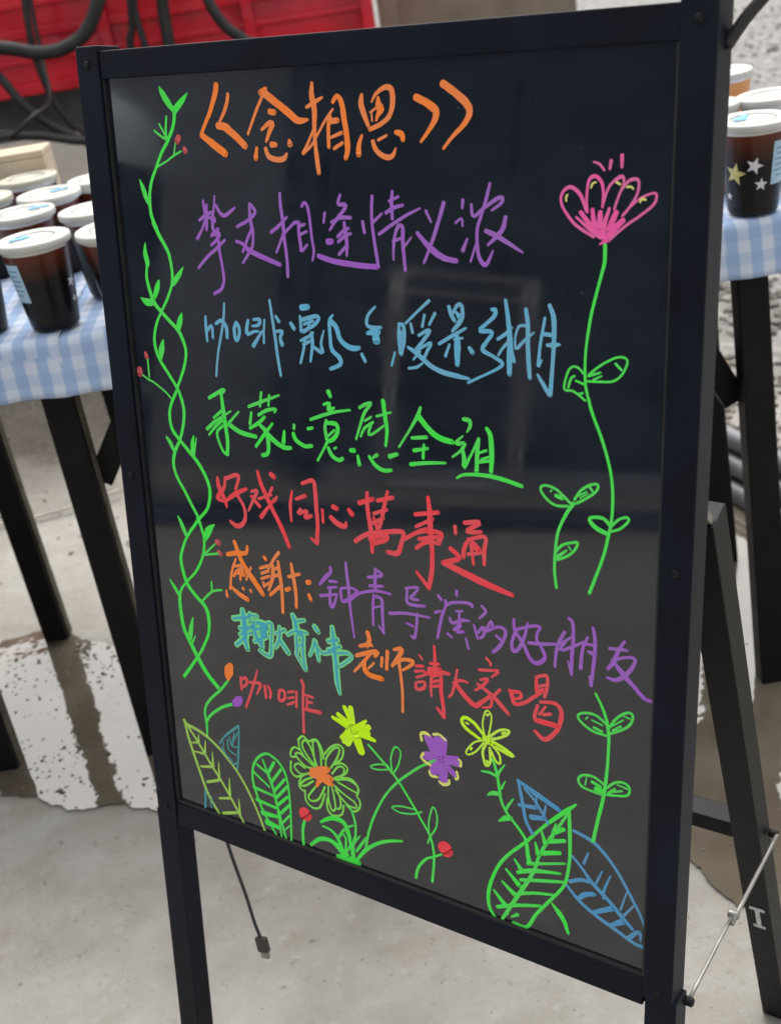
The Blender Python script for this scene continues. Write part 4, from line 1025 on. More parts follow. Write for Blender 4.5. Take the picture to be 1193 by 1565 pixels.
108.3,464.6,5.2 109.0,473.6,8.8 109.7,482.7,10.1 108.7,493.6,8.0 110.9,503.8,5.2
96.0,475.7,4.9 115.7,470.2,5.7
97.4,502.2,5.0 108.8,492.2,4.9
115.9,468.2,4.2 125.4,467.3,4.2
120.8,473.7,5.4 122.0,486.7,7.0 128.9,497.0,5.4
124.7,474.2,6.6 134.0,474.8,7.8 131.5,485.9,7.8
135.7,473.2,4.2 142.0,471.8,4.2 140.5,489.1,4.2 137.7,504.3,5.1 125.4,501.8,3.3
106.1,487.5,5.2 119.7,477.9,5.1
120.9,481.6,4.8 137.0,476.2,5.1
129.4,474.5,4.5 128.8,498.4,5.1
119.8,493.8,4.6 136.2,485.1,4.8
103.2,484.1,4.3 118.7,480.1,4.8
102.6,490.7,4.0 118.2,485.7,3.9
116.8,466.1,3.6 116.8,474.6,3.9
# painted_character teal
151.1,472.4,3.5 150.1,484.3,5.3 144.7,494.7,3.6
145.9,480.1,3.6 157.0,474.4,4.1
151.5,486.7,5.3 159.8,496.5,5.3
159.8,478.3,3.5 170.8,472.0,4.1 182.6,472.0,3.5
167.4,457.4,4.6 169.9,463.2,6.7 170.8,472.0,6.7
171.5,462.9,4.0 180.6,459.7,3.4
172.1,474.3,7.8 176.5,474.6,6.7
170.4,477.3,4.9 170.2,488.9,5.0 169.0,495.7,3.8
177.9,475.6,4.6 176.6,493.9,5.0 178.5,508.8,4.1
169.0,495.7,3.5 177.8,509.0,2.9
171.2,486.1,4.1 175.8,485.1,4.1
# painted_character teal
191.3,463.3,4.6 195.4,467.9,4.8
191.1,477.8,5.4 189.2,483.3,4.0 184.1,493.5,3.2
191.1,477.8,4.0 193.3,487.5,4.9 194.2,496.3,2.9
193.6,483.6,4.0 199.2,487.4,4.0 211.0,483.4,4.0
211.1,459.7,3.9 211.8,470.6,6.5 212.5,483.1,6.5 213.2,495.6,6.0 213.7,510.9,6.0 215.8,523.3,2.9
205.8,474.4,4.5 216.1,470.9,5.0
205.3,483.5,4.5 218.6,476.6,4.5
215.3,483.7,4.5 225.4,481.3,3.9 230.9,483.8,3.3 222.0,492.3,3.4 216.0,496.2,3.1
# painted_character orange
249.1,456.2,4.6 250.6,463.0,4.6 247.7,469.8,4.4
240.1,471.0,3.3 250.6,467.3,3.8 253.3,467.9,3.0
236.0,481.2,3.6 247.4,476.1,4.4 258.6,472.3,4.6 255.6,477.3,3.8
251.6,475.1,3.0 245.7,482.7,3.3 233.1,497.1,2.5
254.6,483.7,2.2 248.1,490.9,2.2
244.9,485.4,3.0 244.5,493.0,5.3 250.6,496.6,5.2 262.3,496.9,5.2
# painted_character orange
263.2,476.8,3.3 262.1,485.7,2.7
268.9,469.7,3.8 267.5,486.9,3.5
275.8,466.5,2.9 283.9,463.7,4.0 280.9,470.8,4.3 273.1,482.5,3.0
280.1,474.7,3.7 281.6,486.6,3.2 283.0,503.6,3.0 282.5,523.5,2.7
275.9,479.3,3.0 284.1,473.7,3.5 293.4,472.7,4.0 294.7,474.9,3.2 287.9,480.8,2.9 283.8,483.6,2.4
# painted_character red
300.9,465.6,2.1 304.0,469.0,2.1
297.2,476.7,2.9 304.5,475.0,3.1
296.4,481.8,2.9 305.7,478.9,2.4
297.6,487.0,2.6 305.5,483.2,2.6
296.7,493.3,2.7 297.2,498.1,3.2 304.5,495.1,3.2 305.7,489.2,2.4 296.7,492.1,2.4
316.0,454.0,2.6 316.4,464.9,3.1 316.1,477.0,3.6
311.7,470.8,3.1 320.1,469.4,2.8
310.3,476.6,4.7 320.6,474.7,5.9
306.2,481.8,3.4 318.0,477.2,4.7 330.1,476.0,3.1
312.7,481.5,2.6 311.8,491.4,2.9 312.2,501.1,2.1
312.7,482.7,3.1 321.5,479.6,3.6 321.7,493.8,3.9 323.6,507.9,3.7 324.0,517.4,3.9
324.0,517.6,3.7 317.7,510.7,2.9
313.8,487.2,3.1 320.4,484.4,2.6
313.7,491.5,2.6 320.2,489.3,3.1
# painted_character red
337.9,470.2,2.3 335.2,483.1,2.8 332.4,493.4,2.6 329.1,497.3,2.3
333.9,483.4,2.8 340.3,479.4,3.1 347.8,479.4,2.3
337.0,484.4,4.4 345.0,492.6,4.9 353.7,498.5,4.8 358.7,495.7,4.3 369.8,485.1,2.7
# painted_character red
365.3,453.4,2.5 368.9,456.6,2.5 369.1,459.5,2.0
358.4,465.5,2.7 370.0,463.3,2.5 376.6,462.3,2.7 370.0,469.2,2.0
359.6,474.1,2.5 366.9,471.7,2.7 361.3,479.0,2.8 354.5,484.8,2.3
356.4,478.4,2.5 363.1,481.5,3.0 372.2,486.8,4.0 379.4,493.2,4.2 385.4,498.5,3.0
377.7,478.4,2.7 371.0,486.0,3.0
367.4,484.5,2.7 369.8,489.8,2.8 368.5,496.1,2.5 361.1,498.6,2.0
# painted_character red
386.1,476.3,2.5 389.1,482.5,4.2 390.8,487.7,3.4 399.7,484.4,3.2 409.0,476.2,2.9 415.3,471.2,2.4
387.9,477.6,3.9 395.6,476.4,3.2 396.2,480.7,3.2 391.4,483.1,2.2
409.9,459.1,2.6 410.1,466.8,3.3 410.7,473.5,2.9
410.1,459.4,2.6 418.1,455.9,3.3 419.8,458.7,3.1 419.3,466.8,3.1 417.1,475.3,2.6
411.9,466.9,2.6 418.7,464.1,2.6
412.5,470.8,4.1 417.6,468.9,4.0
413.7,480.2,2.9 426.3,478.1,3.3 432.0,484.1,4.0 430.4,496.0,4.1 425.4,505.5,3.8 417.3,512.2,4.1 409.1,507.1,3.2
411.4,483.7,2.9 408.5,493.8,3.2 409.1,497.1,2.7
409.7,497.0,4.4 421.8,497.2,4.8 428.7,497.6,4.1
418.3,483.1,2.2 412.6,491.5,2.2
416.0,490.6,2.9 422.9,488.2,2.9
# painted_character red
99.0,535.7,2.8 99.4,548.4,3.2
99.7,537.3,2.8 106.4,534.6,3.4 105.8,541.3,3.5 100.5,545.4,2.5
120.6,523.4,1.8 115.9,536.1,2.8 109.7,551.3,2.8 103.1,566.2,2.9
110.1,538.2,3.1 123.1,536.3,3.4 120.9,543.0,2.8 118.0,548.5,2.2
128.6,537.0,3.4 129.1,549.1,3.7
132.6,536.0,2.5 135.2,542.1,3.4 133.9,548.6,2.8
# painted_character red
145.8,538.1,3.3 145.0,547.7,3.4 151.4,544.7,3.3 151.3,536.7,3.3 145.8,537.4,3.0
155.9,536.9,2.7 163.0,534.4,2.7
155.4,543.0,2.4 162.5,540.5,2.7
154.1,550.1,2.4 163.0,545.1,3.0
166.1,533.6,2.7 164.9,550.0,3.0
172.9,520.7,3.6 174.6,525.5,3.3 173.4,537.7,3.0 171.5,574.6,3.0
175.2,534.6,2.7 184.9,534.8,3.0
177.7,541.3,2.4 183.8,540.4,2.7
175.6,549.2,3.3 192.2,548.1,4.4
177.9,537.9,2.7 177.2,548.8,2.4
# painted_vine green
76.8,25.7,4.5 76.7,31.2,3.5 73.8,40.5,3.3 66.2,51.5,3.4 58.1,60.9,3.0 50.8,72.2,2.8 43.3,84.5,3.1 39.9,96.9,3.3 39.7,111.1,3.7 44.7,122.8,4.0
62.2,8.0,0.8 65.4,13.6,5.3 71.2,21.6,5.6 76.1,27.2,3.7
93.2,14.3,0.6 85.8,20.6,5.2 78.4,26.5,5.6 76.1,31.1,2.9
67.6,31.7,2.0 65.8,41.1,2.4 65.3,49.8,2.6
58.7,37.4,1.8 63.6,45.0,2.0 65.3,49.8,2.0
52.5,42.4,1.8 59.9,47.3,2.2 65.3,49.8,2.0
52.7,71.4,1.6 63.0,67.4,1.6 71.6,63.1,1.8 81.1,59.3,1.8
72.2,62.7,1.8 75.1,53.2,1.6
30.0,82.0,1.2 33.1,89.4,4.8 35.7,96.9,5.0 37.9,102.7,2.1
41.4,117.8,4.3 47.1,128.6,4.1 55.6,142.1,3.6 57.9,154.0,3.2 58.1,163.3,3.2 55.7,171.8,2.7 49.0,183.4,2.8 40.3,195.3,2.6 33.7,205.3,2.8 29.3,218.2,3.3 29.9,228.9,3.6 34.0,238.4,3.6 43.1,250.4,3.4 52.2,262.5,3.3
29.3,135.0,0.9 28.1,143.9,5.1 29.6,152.3,5.3 28.4,156.1,2.6
28.6,155.1,2.6 27.1,165.5,3.3 30.0,178.7,4.0 35.2,188.9,4.0 48.2,200.6,3.7 58.8,209.4,3.9 64.1,218.6,3.7 66.1,229.1,3.3 61.8,243.0,3.1 51.7,261.5,2.9
71.9,154.4,0.9 66.0,161.1,4.7 59.4,167.9,4.8 57.1,170.8,2.1
41.4,167.3,2.3 38.6,173.5,5.8 34.1,182.3,4.2
17.4,183.1,1.2 23.6,186.6,6.4 31.6,186.7,6.1
65.2,193.9,1.1 62.4,200.6,5.8 58.8,209.4,4.9
39.8,219.4,1.7 36.7,228.4,6.7 35.0,236.4,3.1
18.1,238.7,2.2 18.1,254.6,2.0
9.6,253.4,1.7 18.0,257.6,2.2 23.2,259.2,2.0 37.0,266.9,1.9
52.3,261.9,3.1 45.8,271.4,3.1 40.6,281.0,3.2 38.8,290.2,3.4 40.8,301.2,3.7 49.0,310.4,3.7 59.9,320.3,4.1 70.5,331.1,3.9 78.2,344.4,3.9 80.2,356.5,3.7 75.2,371.7,3.2 63.1,384.1,3.0 47.4,402.7,2.5
52.3,262.5,3.1 55.2,270.5,3.6 57.2,281.2,3.6 55.0,294.5,3.4 49.2,309.3,3.2 41.6,321.5,3.7 38.1,333.3,3.7 40.7,345.5,3.5 49.8,359.9,3.5 56.5,371.5,3.5 63.3,383.0,3.2 67.0,397.3,3.0
32.3,309.3,2.5 37.0,314.9,4.7 40.8,322.6,2.5
66.4,304.3,1.7 64.1,312.6,4.8 63.4,323.9,4.4
69.5,305.9,1.2 65.1,320.6,2.7
37.2,384.5,1.5 41.2,391.9,4.6 46.1,402.4,2.8
82.3,385.8,1.0 75.7,391.6,6.7 70.9,398.7,6.8
37.1,266.9,1.7 43.1,272.2,1.9
62.5,384.4,2.9 47.1,402.9,2.9 38.9,418.0,3.3 35.8,429.9,3.9 40.6,450.6,4.2 51.2,462.5,4.2 61.4,470.7,4.5 64.9,481.5,4.5 63.2,497.4,3.3 55.0,513.6,3.1 45.3,527.7,3.1 25.1,552.7,3.8
61.9,383.2,3.2 66.8,394.7,2.9 67.7,406.8,2.9 63.8,421.1,2.9 54.2,436.6,2.7 41.5,449.1,2.4 33.2,458.4,2.7 29.5,468.2,4.0 29.3,483.8,4.3 31.4,500.4,4.6 38.7,514.7,5.0 46.8,528.7,5.3 56.6,542.3,5.3 69.8,554.4,4.9
37.4,384.7,1.5 41.8,393.8,4.7 45.4,403.1,2.6
82.3,386.0,1.1 74.8,392.1,6.6 69.1,401.6,5.8
18.5,451.6,1.5 24.2,458.9,4.3 29.4,466.9,2.8
44.5,485.8,1.5 40.1,499.8,5.5 37.5,511.0,4.3
45.5,504.5,1.2 40.5,512.9,2.8
65.7,418.2,2.3 81.0,405.1,2.0
65.7,418.2,2.3 83.9,413.8,2.3
57.8,467.0,2.4 71.9,454.0,2.4 84.7,449.6,2.3
71.9,453.3,2.1 72.5,443.8,2.1
# painted_berry rose
79.1,48.4,5.7 77.1,51.6,5.5
# painted_berry rose
84.5,57.2,3.7 85.6,59.6,5.1
# painted_berry rose
15.9,232.7,3.2 17.4,236.6,5.1
# painted_berry rose
6.8,248.8,6.9 6.3,252.6,6.9
# painted_berry rose
83.6,402.5,6.0 85.5,403.1,6.3
# painted_berry rose
84.8,412.4,5.5 87.0,413.6,5.2
# painted_stem green
83.7,542.0,2.4 72.0,555.5,2.8 55.8,571.1,2.8 48.7,583.9,2.8 49.5,598.8,2.9 48.9,611.4,2.2
85.1,567.6,3.1 69.9,575.6,3.1 55.6,587.5,2.8 48.8,597.6,2.5
# painted_bud orange
88.0,525.9,6.6 85.2,531.8,10.9 83.3,538.1,8.2 82.9,542.2,2.4
# painted_bud purple
97.0,558.5,6.1 93.5,562.1,9.4 87.5,566.7,6.7
# painted_leaf lime
19.0,602.2,3.6 21.9,606.3,3.9 31.8,607.8,3.6 49.5,613.3,3.2 67.9,625.5,2.9 88.5,645.8,2.8 105.0,674.2,2.8 114.7,698.5,2.9
20.2,606.8,2.9 23.3,622.7,3.3 33.3,653.9,3.3 42.3,678.5,3.3 56.0,698.5,3.0
21.9,606.3,2.6 35.2,622.2,2.9 51.1,644.4,2.9 61.4,656.9,2.9 74.2,675.6,2.9 88.2,698.5,2.6
37.1,613.3,1.0 36.1,622.0,3.2
25.5,625.7,1.3 36.0,622.7,3.2
45.7,617.9,1.0 43.2,632.6,3.6
28.7,634.6,1.6 42.3,633.6,3.2
53.7,628.2,1.0 52.7,645.3,3.9
36.3,649.5,2.0 50.9,645.8,3.2
61.0,637.3,1.0 59.6,657.4,3.9
43.0,665.3,3.0 59.6,658.1,3.2
73.4,651.8,1.0 72.1,672.0,3.9
57.3,679.5,2.3 72.7,674.6,2.9
83.6,671.9,1.0 83.3,691.2,3.6
60.6,695.7,3.6 81.1,688.3,2.9
# painted_leaf teal2
90.8,589.6,2.8 73.3,604.6,2.2 64.0,616.2,1.9
91.7,588.7,1.8 89.9,606.8,2.2 87.0,628.2,2.2 84.1,641.6,1.9
65.3,619.3,1.6 75.4,631.6,1.9 84.2,640.1,1.9
69.3,612.6,1.6 69.7,623.5,1.9 80.3,631.6,1.6
75.4,608.1,1.6 75.9,619.0,1.9 85.9,623.0,1.6
78.1,604.6,1.6 80.5,613.6,2.2 88.5,613.3,1.6
85.2,598.6,1.6 80.5,613.6,2.5
90.2,595.8,1.5 82.5,608.9,1.6
71.3,624.5,1.3 78.3,634.9,2.2 86.1,629.9,1.6
# painted_stem teal2
39.3,675.1,3.0 36.9,696.9,3.0
46.4,680.1,1.3 48.6,690.9,2.0
43.9,679.4,1.0 45.7,694.0,1.7
# painted_leaf green
129.6,698.5,2.5 114.4,675.4,2.8 106.7,655.5,2.8 104.1,641.1,2.8 107.0,626.4,2.8 115.1,615.2,2.8 124.9,609.7,2.7 135.3,612.7,2.7 143.8,621.0,2.7 148.0,634.5,2.4 149.0,650.5,2.4 149.0,671.2,2.4 147.6,698.5,2.5
123.2,628.5,4.3 128.8,644.5,3.1 132.7,662.6,3.1 136.1,678.1,3.1 141.4,698.5,2.8
132.7,662.6,2.5 135.9,698.5,2.2
111.1,625.3,2.8 123.8,631.0,3.1
118.8,617.5,2.1 123.8,631.0,2.8
106.3,634.9,2.8 124.8,645.8,2.5
104.7,652.0,3.8 128.8,654.2,2.8
107.5,665.1,4.1 132.4,666.8,3.1
113.4,677.9,5.7 133.1,676.3,3.7
118.2,686.9,6.9 134.5,688.5,4.4
132.7,616.8,3.3 124.6,630.8,3.4
140.7,621.9,3.0 126.8,641.0,3.1
144.4,631.6,3.0 130.8,648.0,3.1
146.9,638.9,3.3 131.7,656.0,3.1
146.8,649.9,3.3 134.3,662.1,3.1
147.6,659.2,3.4 136.7,671.0,3.1
147.5,670.2,2.4 137.3,681.9,2.5
146.6,681.6,1.5 140.7,687.8,1.9
# painted_flower lime2
182.4,605.6,2.2 172.9,596.2,2.2 168.7,587.6,2.2 172.5,581.7,2.2 178.9,588.4,2.2 184.5,605.0,2.2
183.1,605.4,2.2 181.3,582.8,2.1 186.3,579.0,2.1 189.6,588.9,2.1 190.0,603.4,2.2
195.3,604.3,2.1 196.0,594.3,2.1 204.8,581.6,2.1 211.5,579.0,2.1 209.6,587.9,2.1 200.8,602.6,2.1
201.8,608.4,2.1 209.0,599.0,2.1 215.6,598.2,2.1 213.8,606.0,2.1 202.8,613.0,2.1
205.4,613.4,2.1 218.9,609.3,2.1 229.2,612.2,2.1 230.1,619.2,2.1 223.6,618.8,2.1 208.0,615.1,2.1
202.4,619.2,2.2 215.3,626.2,2.1 225.6,630.3,2.1 227.9,635.7,2.1 217.4,635.4,2.1 204.8,624.6,2.2
196.9,622.2,2.2 196.0,636.0,2.2 199.3,647.4,2.2 203.7,642.3,2.2 200.9,622.1,2.2
205.0,620.9,2.1 209.7,631.7,2.2 209.1,641.8,2.2 203.6,644.2,2.2
192.7,624.7,2.2 184.9,639.5,2.2 176.3,644.8,2.2 172.4,641.0,2.2 181.6,628.1,2.2
179.2,622.6,2.2 169.0,630.8,2.2 163.4,631.2,2.2 169.5,624.4,2.2 178.1,619.3,2.2
177.0,614.6,2.2 165.7,619.3,2.2 157.7,614.2,2.2 162.3,609.1,2.2 170.4,611.7,2.2
178.8,609.2,2.2 170.6,609.2,2.2 160.1,601.1,2.2 164.5,597.4,2.2 173.8,602.0,2.2 181.6,607.1,2.2
164.2,584.0,2.5 170.1,578.1,2.4 176.6,581.7,2.4 180.9,579.3,2.4 186.3,577.8,2.4 191.2,584.8,2.4 193.2,595.1,2.4
194.2,590.0,2.1 202.2,580.5,2.1 210.4,575.8,2.1 216.1,578.9,2.1 213.5,589.2,2.1 203.7,598.1,2.1
203.7,598.1,2.1 213.2,594.1,2.1 219.6,597.0,2.1 216.6,604.0,2.1 204.2,612.0,2.1
211.0,609.3,2.1 224.2,607.7,2.1 231.0,615.3,2.1 228.6,623.3,2.1
216.1,635.8,2.1 223.7,640.7,2.1 230.5,636.1,2.1 232.2,628.2,2.1 228.6,623.3,2.1
194.6,636.5,2.2 194.0,646.6,2.2 199.0,652.5,2.2 210.0,648.9,2.2 213.3,637.9,2.2
168.6,635.9,2.2 169.2,647.0,2.2 177.2,652.0,2.2 185.7,648.0,2.2 192.2,632.3,2.2
167.1,618.9,2.2 162.2,629.1,2.2 163.1,635.1,2.2 168.5,637.2,2.2
153.9,609.1,2.2 153.1,619.3,2.2 158.4,624.0,2.2 168.4,619.7,2.2
161.4,602.0,2.2 154.3,604.0,2.2 154.8,597.7,2.2 159.4,592.7,2.2 164.8,593.6,2.2
164.9,583.8,2.2 165.0,591.1,2.2 169.9,599.5,2.2
# painted_flower_center orange
177.9,611.9,4.9 188.3,608.8,8.7 198.0,604.7,5.9
175.5,616.3,3.8 187.9,615.1,10.0 200.1,613.8,7.3
183.1,626.4,3.0 189.1,617.2,6.2 197.0,619.6,4.9 202.4,619.2,2.7
# painted_flower yellow
206.1,549.1,3.9 222.1,553.6,5.9
212.3,544.3,4.6 224.7,551.7,7.2
219.9,535.3,4.6 227.5,547.5,7.2
227.0,534.3,5.8 227.4,549.8,8.2
243.0,542.9,2.8 229.7,555.0,7.2
245.9,548.3,5.8 229.6,556.2,9.7
251.6,560.0,3.5 232.2,556.7,8.2
236.3,575.5,8.0 231.8,562.6,9.7
221.1,571.0,7.3 227.0,558.1,9.8
214.8,567.4,4.2 227.0,556.9,8.2
217.2,570.9,4.7 224.3,558.9,9.8
244.3,554.5,7.1 233.4,556.3,7.7
# painted_berry red
166.2,661.4,14.6 167.5,662.8,15.2
# painted_stem green
165.4,670.5,3.1 162.6,681.1,3.4 162.5,698.5,3.1
# painted_grass green
185.3,664.6,2.8 197.4,656.5,4.7 209.6,655.3,5.4 215.9,661.9,4.6 219.1,677.1,3.8 221.0,690.4,3.8
187.1,668.4,2.2 196.6,669.6,3.0 204.3,675.9,4.1 209.0,688.2,5.0
171.5,694.2,3.1 183.3,683.7,4.5 195.9,681.3,4.7 205.1,685.8,6.3 214.2,692.8,7.4
203.1,696.0,4.7 214.1,694.1,7.4 227.4,694.4,5.7
206.4,686.6,6.9 214.2,692.8,8.5
224.7,671.4,2.7 225.6,655.0,2.7 222.4,641.2,2.9 217.4,635.4,2.4
222.2,692.5,3.8 221.7,677.5,3.3 225.0,666.4,2.4
222.9,655.8,1.9 213.2,662.8,2.4 205.8,674.1,3.3
214.5,686.3,2.5 219.1,675.9,2.4 214.4,664.9,2.4
225.4,682.5,2.7 236.9,664.8,2.9
224.9,692.8,3.0 236.2,677.5,3.8 251.2,664.9,3.4 264.3,658.2,3.1 277.0,654.1,2.3
221.8,676.2,2.7 230.3,664.5,1.6
211.4,693.7,2.8 213.9,673.9,2.5 210.2,668.9,2.2
# painted_stem green
236.3,676.2,2.7 239.8,658.9,2.7 247.3,638.0,2.4 259.8,613.5,2.3 274.3,594.7,2.5 290.2,579.5,2.5 300.1,571.0,2.4 314.0,561.3,2.4
# painted_stem green
244.4,566.1,2.5 260.1,579.1,2.5 269.7,588.0,2.5
263.4,580.7,2.5 275.2,593.5,2.5 288.1,610.6,2.5 297.4,624.2,2.5 306.7,638.8,2.5 310.4,657.9,2.5 307.8,685.4,2.6
268.8,583.8,1.8 268.0,573.5,1.8 271.6,562.1,1.7 275.3,559.8,1.7 278.8,564.6,1.7 275.9,577.0,1.7 270.5,586.7,1.8
262.7,580.9,1.8 253.2,583.1,1.8 245.4,587.8,1.8 253.0,588.5,1.8 264.4,585.1,1.8
290.3,617.0,1.8 278.0,618.0,1.8 267.2,622.1,1.8 275.2,624.9,1.8 287.7,622.6,1.8 295.2,619.0,1.8 298.9,616.6,1.7
305.6,635.7,1.8 305.9,623.7,1.7 310.6,608.1,1.7 314.5,616.2,1.7 313.0,628.4,1.7 307.3,638.6,1.8 304.0,646.9,1.8
290.4,687.5,2.9 293.3,676.1,2.8 301.0,664.8,2.5 308.5,659.7,2.3 318.4,653.3,2.0
# painted_berry red
321.2,645.5,13.9 323.5,648.3,13.9
# painted_flower purple
307.7,541.4,8.9 316.1,556.1,10.8
317.1,540.7,8.8 319.6,556.2,10.8
323.5,538.8,7.1 319.6,556.2,10.8
304.0,559.6,8.0 318.4,557.6,10.8
310.9,575.2,8.5 318.4,558.8,10.8
322.0,577.5,8.9 320.7,560.4,10.8
333.4,570.1,5.2 321.9,560.0,6.7
337.5,557.6,7.1 321.9,557.7,7.6
337.0,552.2,2.8 323.1,556.3,5.5
# painted_petal_edge paleyellow
301.1,545.7,2.7 300.7,539.1,2.9 306.1,537.6,3.4 309.0,539.0,2.2
313.1,536.7,2.6 319.0,535.1,2.6 325.3,538.9,2.4
302.5,557.7,2.7 300.0,562.4,2.4 305.2,566.0,2.9 309.3,567.1,2.7
308.0,573.2,2.2 309.6,577.3,2.7 316.1,577.0,2.4
317.8,580.5,2.2 321.3,582.3,3.1 327.2,579.9,3.1 327.9,576.3,2.2
334.3,573.2,2.9 336.6,571.4,2.6 335.6,566.0,2.6
339.2,559.4,2.8 339.8,554.7,2.6 337.6,553.7,2.4
# painted_flower yellow
362.0,523.6,2.8 352.8,515.0,3.4 344.5,512.2,3.4 341.2,516.1,3.2 345.3,522.1,3.2 358.8,528.5,3.0
363.0,524.3,1.6 361.1,513.7,1.6 363.3,503.1,1.6 366.4,500.3,1.6 369.4,504.5,1.6 368.3,514.8,1.6 366.1,524.5,1.6
367.2,524.2,2.5 376.4,515.6,2.5 385.5,513.1,2.5 383.5,517.6,2.5 375.4,522.9,2.5 368.2,525.9,2.5
370.2,527.4,3.0 380.4,530.5,2.9 390.5,535.7,2.9 383.4,534.7,2.9 373.3,531.6,3.0
370.2,531.4,2.1 376.3,537.8,2.1 377.2,545.7,2.1 373.1,544.8,2.1 369.1,536.8,2.1
364.0,531.2,2.6 360.8,540.2,2.6 363.8,551.7,2.6 368.0,546.3,2.6 367.6,534.2,2.6
362.0,528.7,1.7 352.5,533.4,1.7 345.0,543.8,1.7 347.0,546.3,1.7 354.5,541.0,1.7 361.9,530.7,1.7
363.0,526.4,5.8 368.2,528.0,7.9
345.4,517.0,2.2 347.5,517.4,2.4
365.3,504.6,2.7 367.4,503.0,1.7
349.3,540.5,2.4 350.3,539.1,2.4
379.5,517.7,2.7 382.5,515.9,1.9
364.9,547.3,2.8 365.9,550.0,1.7
# painted_stem green
370.1,543.7,2.4 373.6,553.9,2.8 376.1,568.6,2.8 378.0,580.5,2.6 383.1,590.3,2.8 389.3,596.7,2.8 400.5,609.7,3.0 403.6,624.5,2.6 405.7,632.3,3.0
359.5,558.1,1.7 367.9,557.2,2.8 374.1,558.9,3.0
381.3,546.0,1.3 376.2,554.2,2.6 374.1,558.9,3.0
365.0,579.4,1.1 369.8,575.8,4.1 377.0,574.5,3.7
381.8,561.2,1.3 378.1,569.0,2.4
389.4,575.3,1.3 384.2,583.7,2.6 382.1,589.6,1.9
375.8,600.6,1.7 382.1,595.9,5.0 387.3,594.2,4.3
# painted_leaf blue2
393.4,556.4,2.7 407.4,562.8,5.0 421.3,568.4,4.6 430.9,572.4,4.6
394.1,556.9,2.7 397.6,574.5,3.3 401.1,592.2,3.3 407.5,603.2,3.3
399.7,562.3,2.1 410.2,571.9,2.6 421.4,588.4,2.6
394.7,579.0,3.3 410.2,576.9,4.1
410.2,566.2,1.8 410.9,574.5,2.4
406.1,586.9,5.3 417.2,584.7,4.1
419.2,571.9,2.0 417.2,582.6,2.6
444.0,587.3,3.2 459.4,591.3,3.4 471.5,599.8,3.1 483.6,614.0,2.8 495.9,633.7,2.8 502.7,645.4,2.5 509.0,660.3,2.8
438.5,640.7,2.7 449.7,651.3,3.2 463.5,659.3,3.5 483.8,667.5,3.5 498.4,673.4,3.2 508.2,673.8,4.0
443.0,611.3,2.3 451.9,619.7,2.6 461.5,630.7,3.5 476.5,642.5,3.7 487.3,652.9,4.0 496.7,660.9,2.6
457.0,603.5,1.7 453.2,614.9,2.6
441.2,636.0,3.5 450.7,631.0,3.5 458.8,630.2,3.5
469.2,616.3,1.4 464.2,629.7,2.3
476.5,618.0,1.4 471.0,634.4,2.6 471.1,641.6,2.3
449.7,649.1,4.1 455.0,643.3,4.7 463.1,640.3,3.8
464.1,656.8,4.1 479.3,647.3,4.9
490.5,628.5,1.4 485.8,646.2,2.0
497.3,637.5,1.7 488.6,651.0,2.6
478.3,663.8,3.5 488.7,656.0,5.7
493.1,670.4,4.0 501.9,661.0,3.4 503.5,669.1,1.4
# painted_leaf green
445.6,562.7,2.0 436.3,572.1,4.0 418.7,590.7,2.9 400.4,612.9,3.0 383.0,632.4,3.1 372.6,649.7,3.1 365.7,670.8,3.5 365.5,688.0,3.5 371.5,698.5,2.9
439.7,571.0,3.1 440.6,590.5,3.5 440.9,613.5,2.9 438.5,633.3,3.0 434.4,645.1,2.7 422.0,663.3,3.0 410.6,679.9,3.1 402.0,695.6,3.4 389.4,696.7,4.1
439.0,572.6,2.0 429.7,589.9,2.9 418.8,609.5,3.0 413.2,621.8,2.7 407.6,640.1,3.3 393.2,668.2,3.7 378.2,697.2,2.9
428.3,586.1,1.7 425.6,595.6,2.9 425.7,599.9,2.6
435.2,588.8,3.8 427.0,594.4,4.7
436.0,599.3,3.5 421.5,605.0,4.1
415.2,596.2,1.8 418.8,608.1,4.2
432.0,612.2,3.8 414.6,618.3,4.8
409.7,609.8,1.8 412.5,620.5,4.8
400.4,610.0,2.4 404.0,632.4,3.9
402.6,632.9,3.3 436.9,620.7,2.1
390.3,632.8,1.8 397.6,642.2,5.2
393.2,644.6,3.4 407.6,637.9,4.3 432.9,631.7,2.1
382.2,645.5,2.2 394.7,656.9,5.3
396.1,651.1,3.4 414.8,645.0,3.3 435.8,638.7,2.7
378.5,659.1,2.2 390.2,667.7,5.3
390.2,667.7,3.4 407.7,659.7,3.1 427.5,654.4,2.4
370.2,670.6,2.2 381.3,681.9,5.1
373.8,686.4,3.8 393.2,677.4,3.4 414.9,669.8,2.8
387.3,678.1,2.8 382.8,690.7,2.2
387.2,691.3,1.9 393.2,686.7,3.5
425.5,663.5,2.1 431.9,670.1,4.8 436.9,677.2,4.2 440.5,687.1,2.7
# painted_sprig green
460.4,460.8,2.0 466.2,471.3,2.4 470.3,482.6,2.7 471.8,492.0,2.9 472.1,501.9,2.6 471.6,519.3,2.6 470.3,536.2,3.0 468.8,548.8,3.0 464.8,569.8,3.0 460.8,591.7,3.1
470.4,485.3,2.2 462.0,479.5,2.2 452.4,479.4,2.2 446.3,482.8,2.2 448.2,487.7,2.2 458.0,493.2,2.2 470.2,494.3,2.2
472.5,486.5,2.2 478.3,476.9,2.2 486.5,470.3,2.1 490.7,471.0,2.1 490.1,477.3,2.1 485.2,483.9,2.2 473.5,491.6,2.2
470.3,538.1,2.2 461.4,533.4,2.3 452.5,533.7,2.3 447.2,538.6,2.3 450.0,544.3,2.3 459.0,546.2,2.3 468.8,546.9,2.3
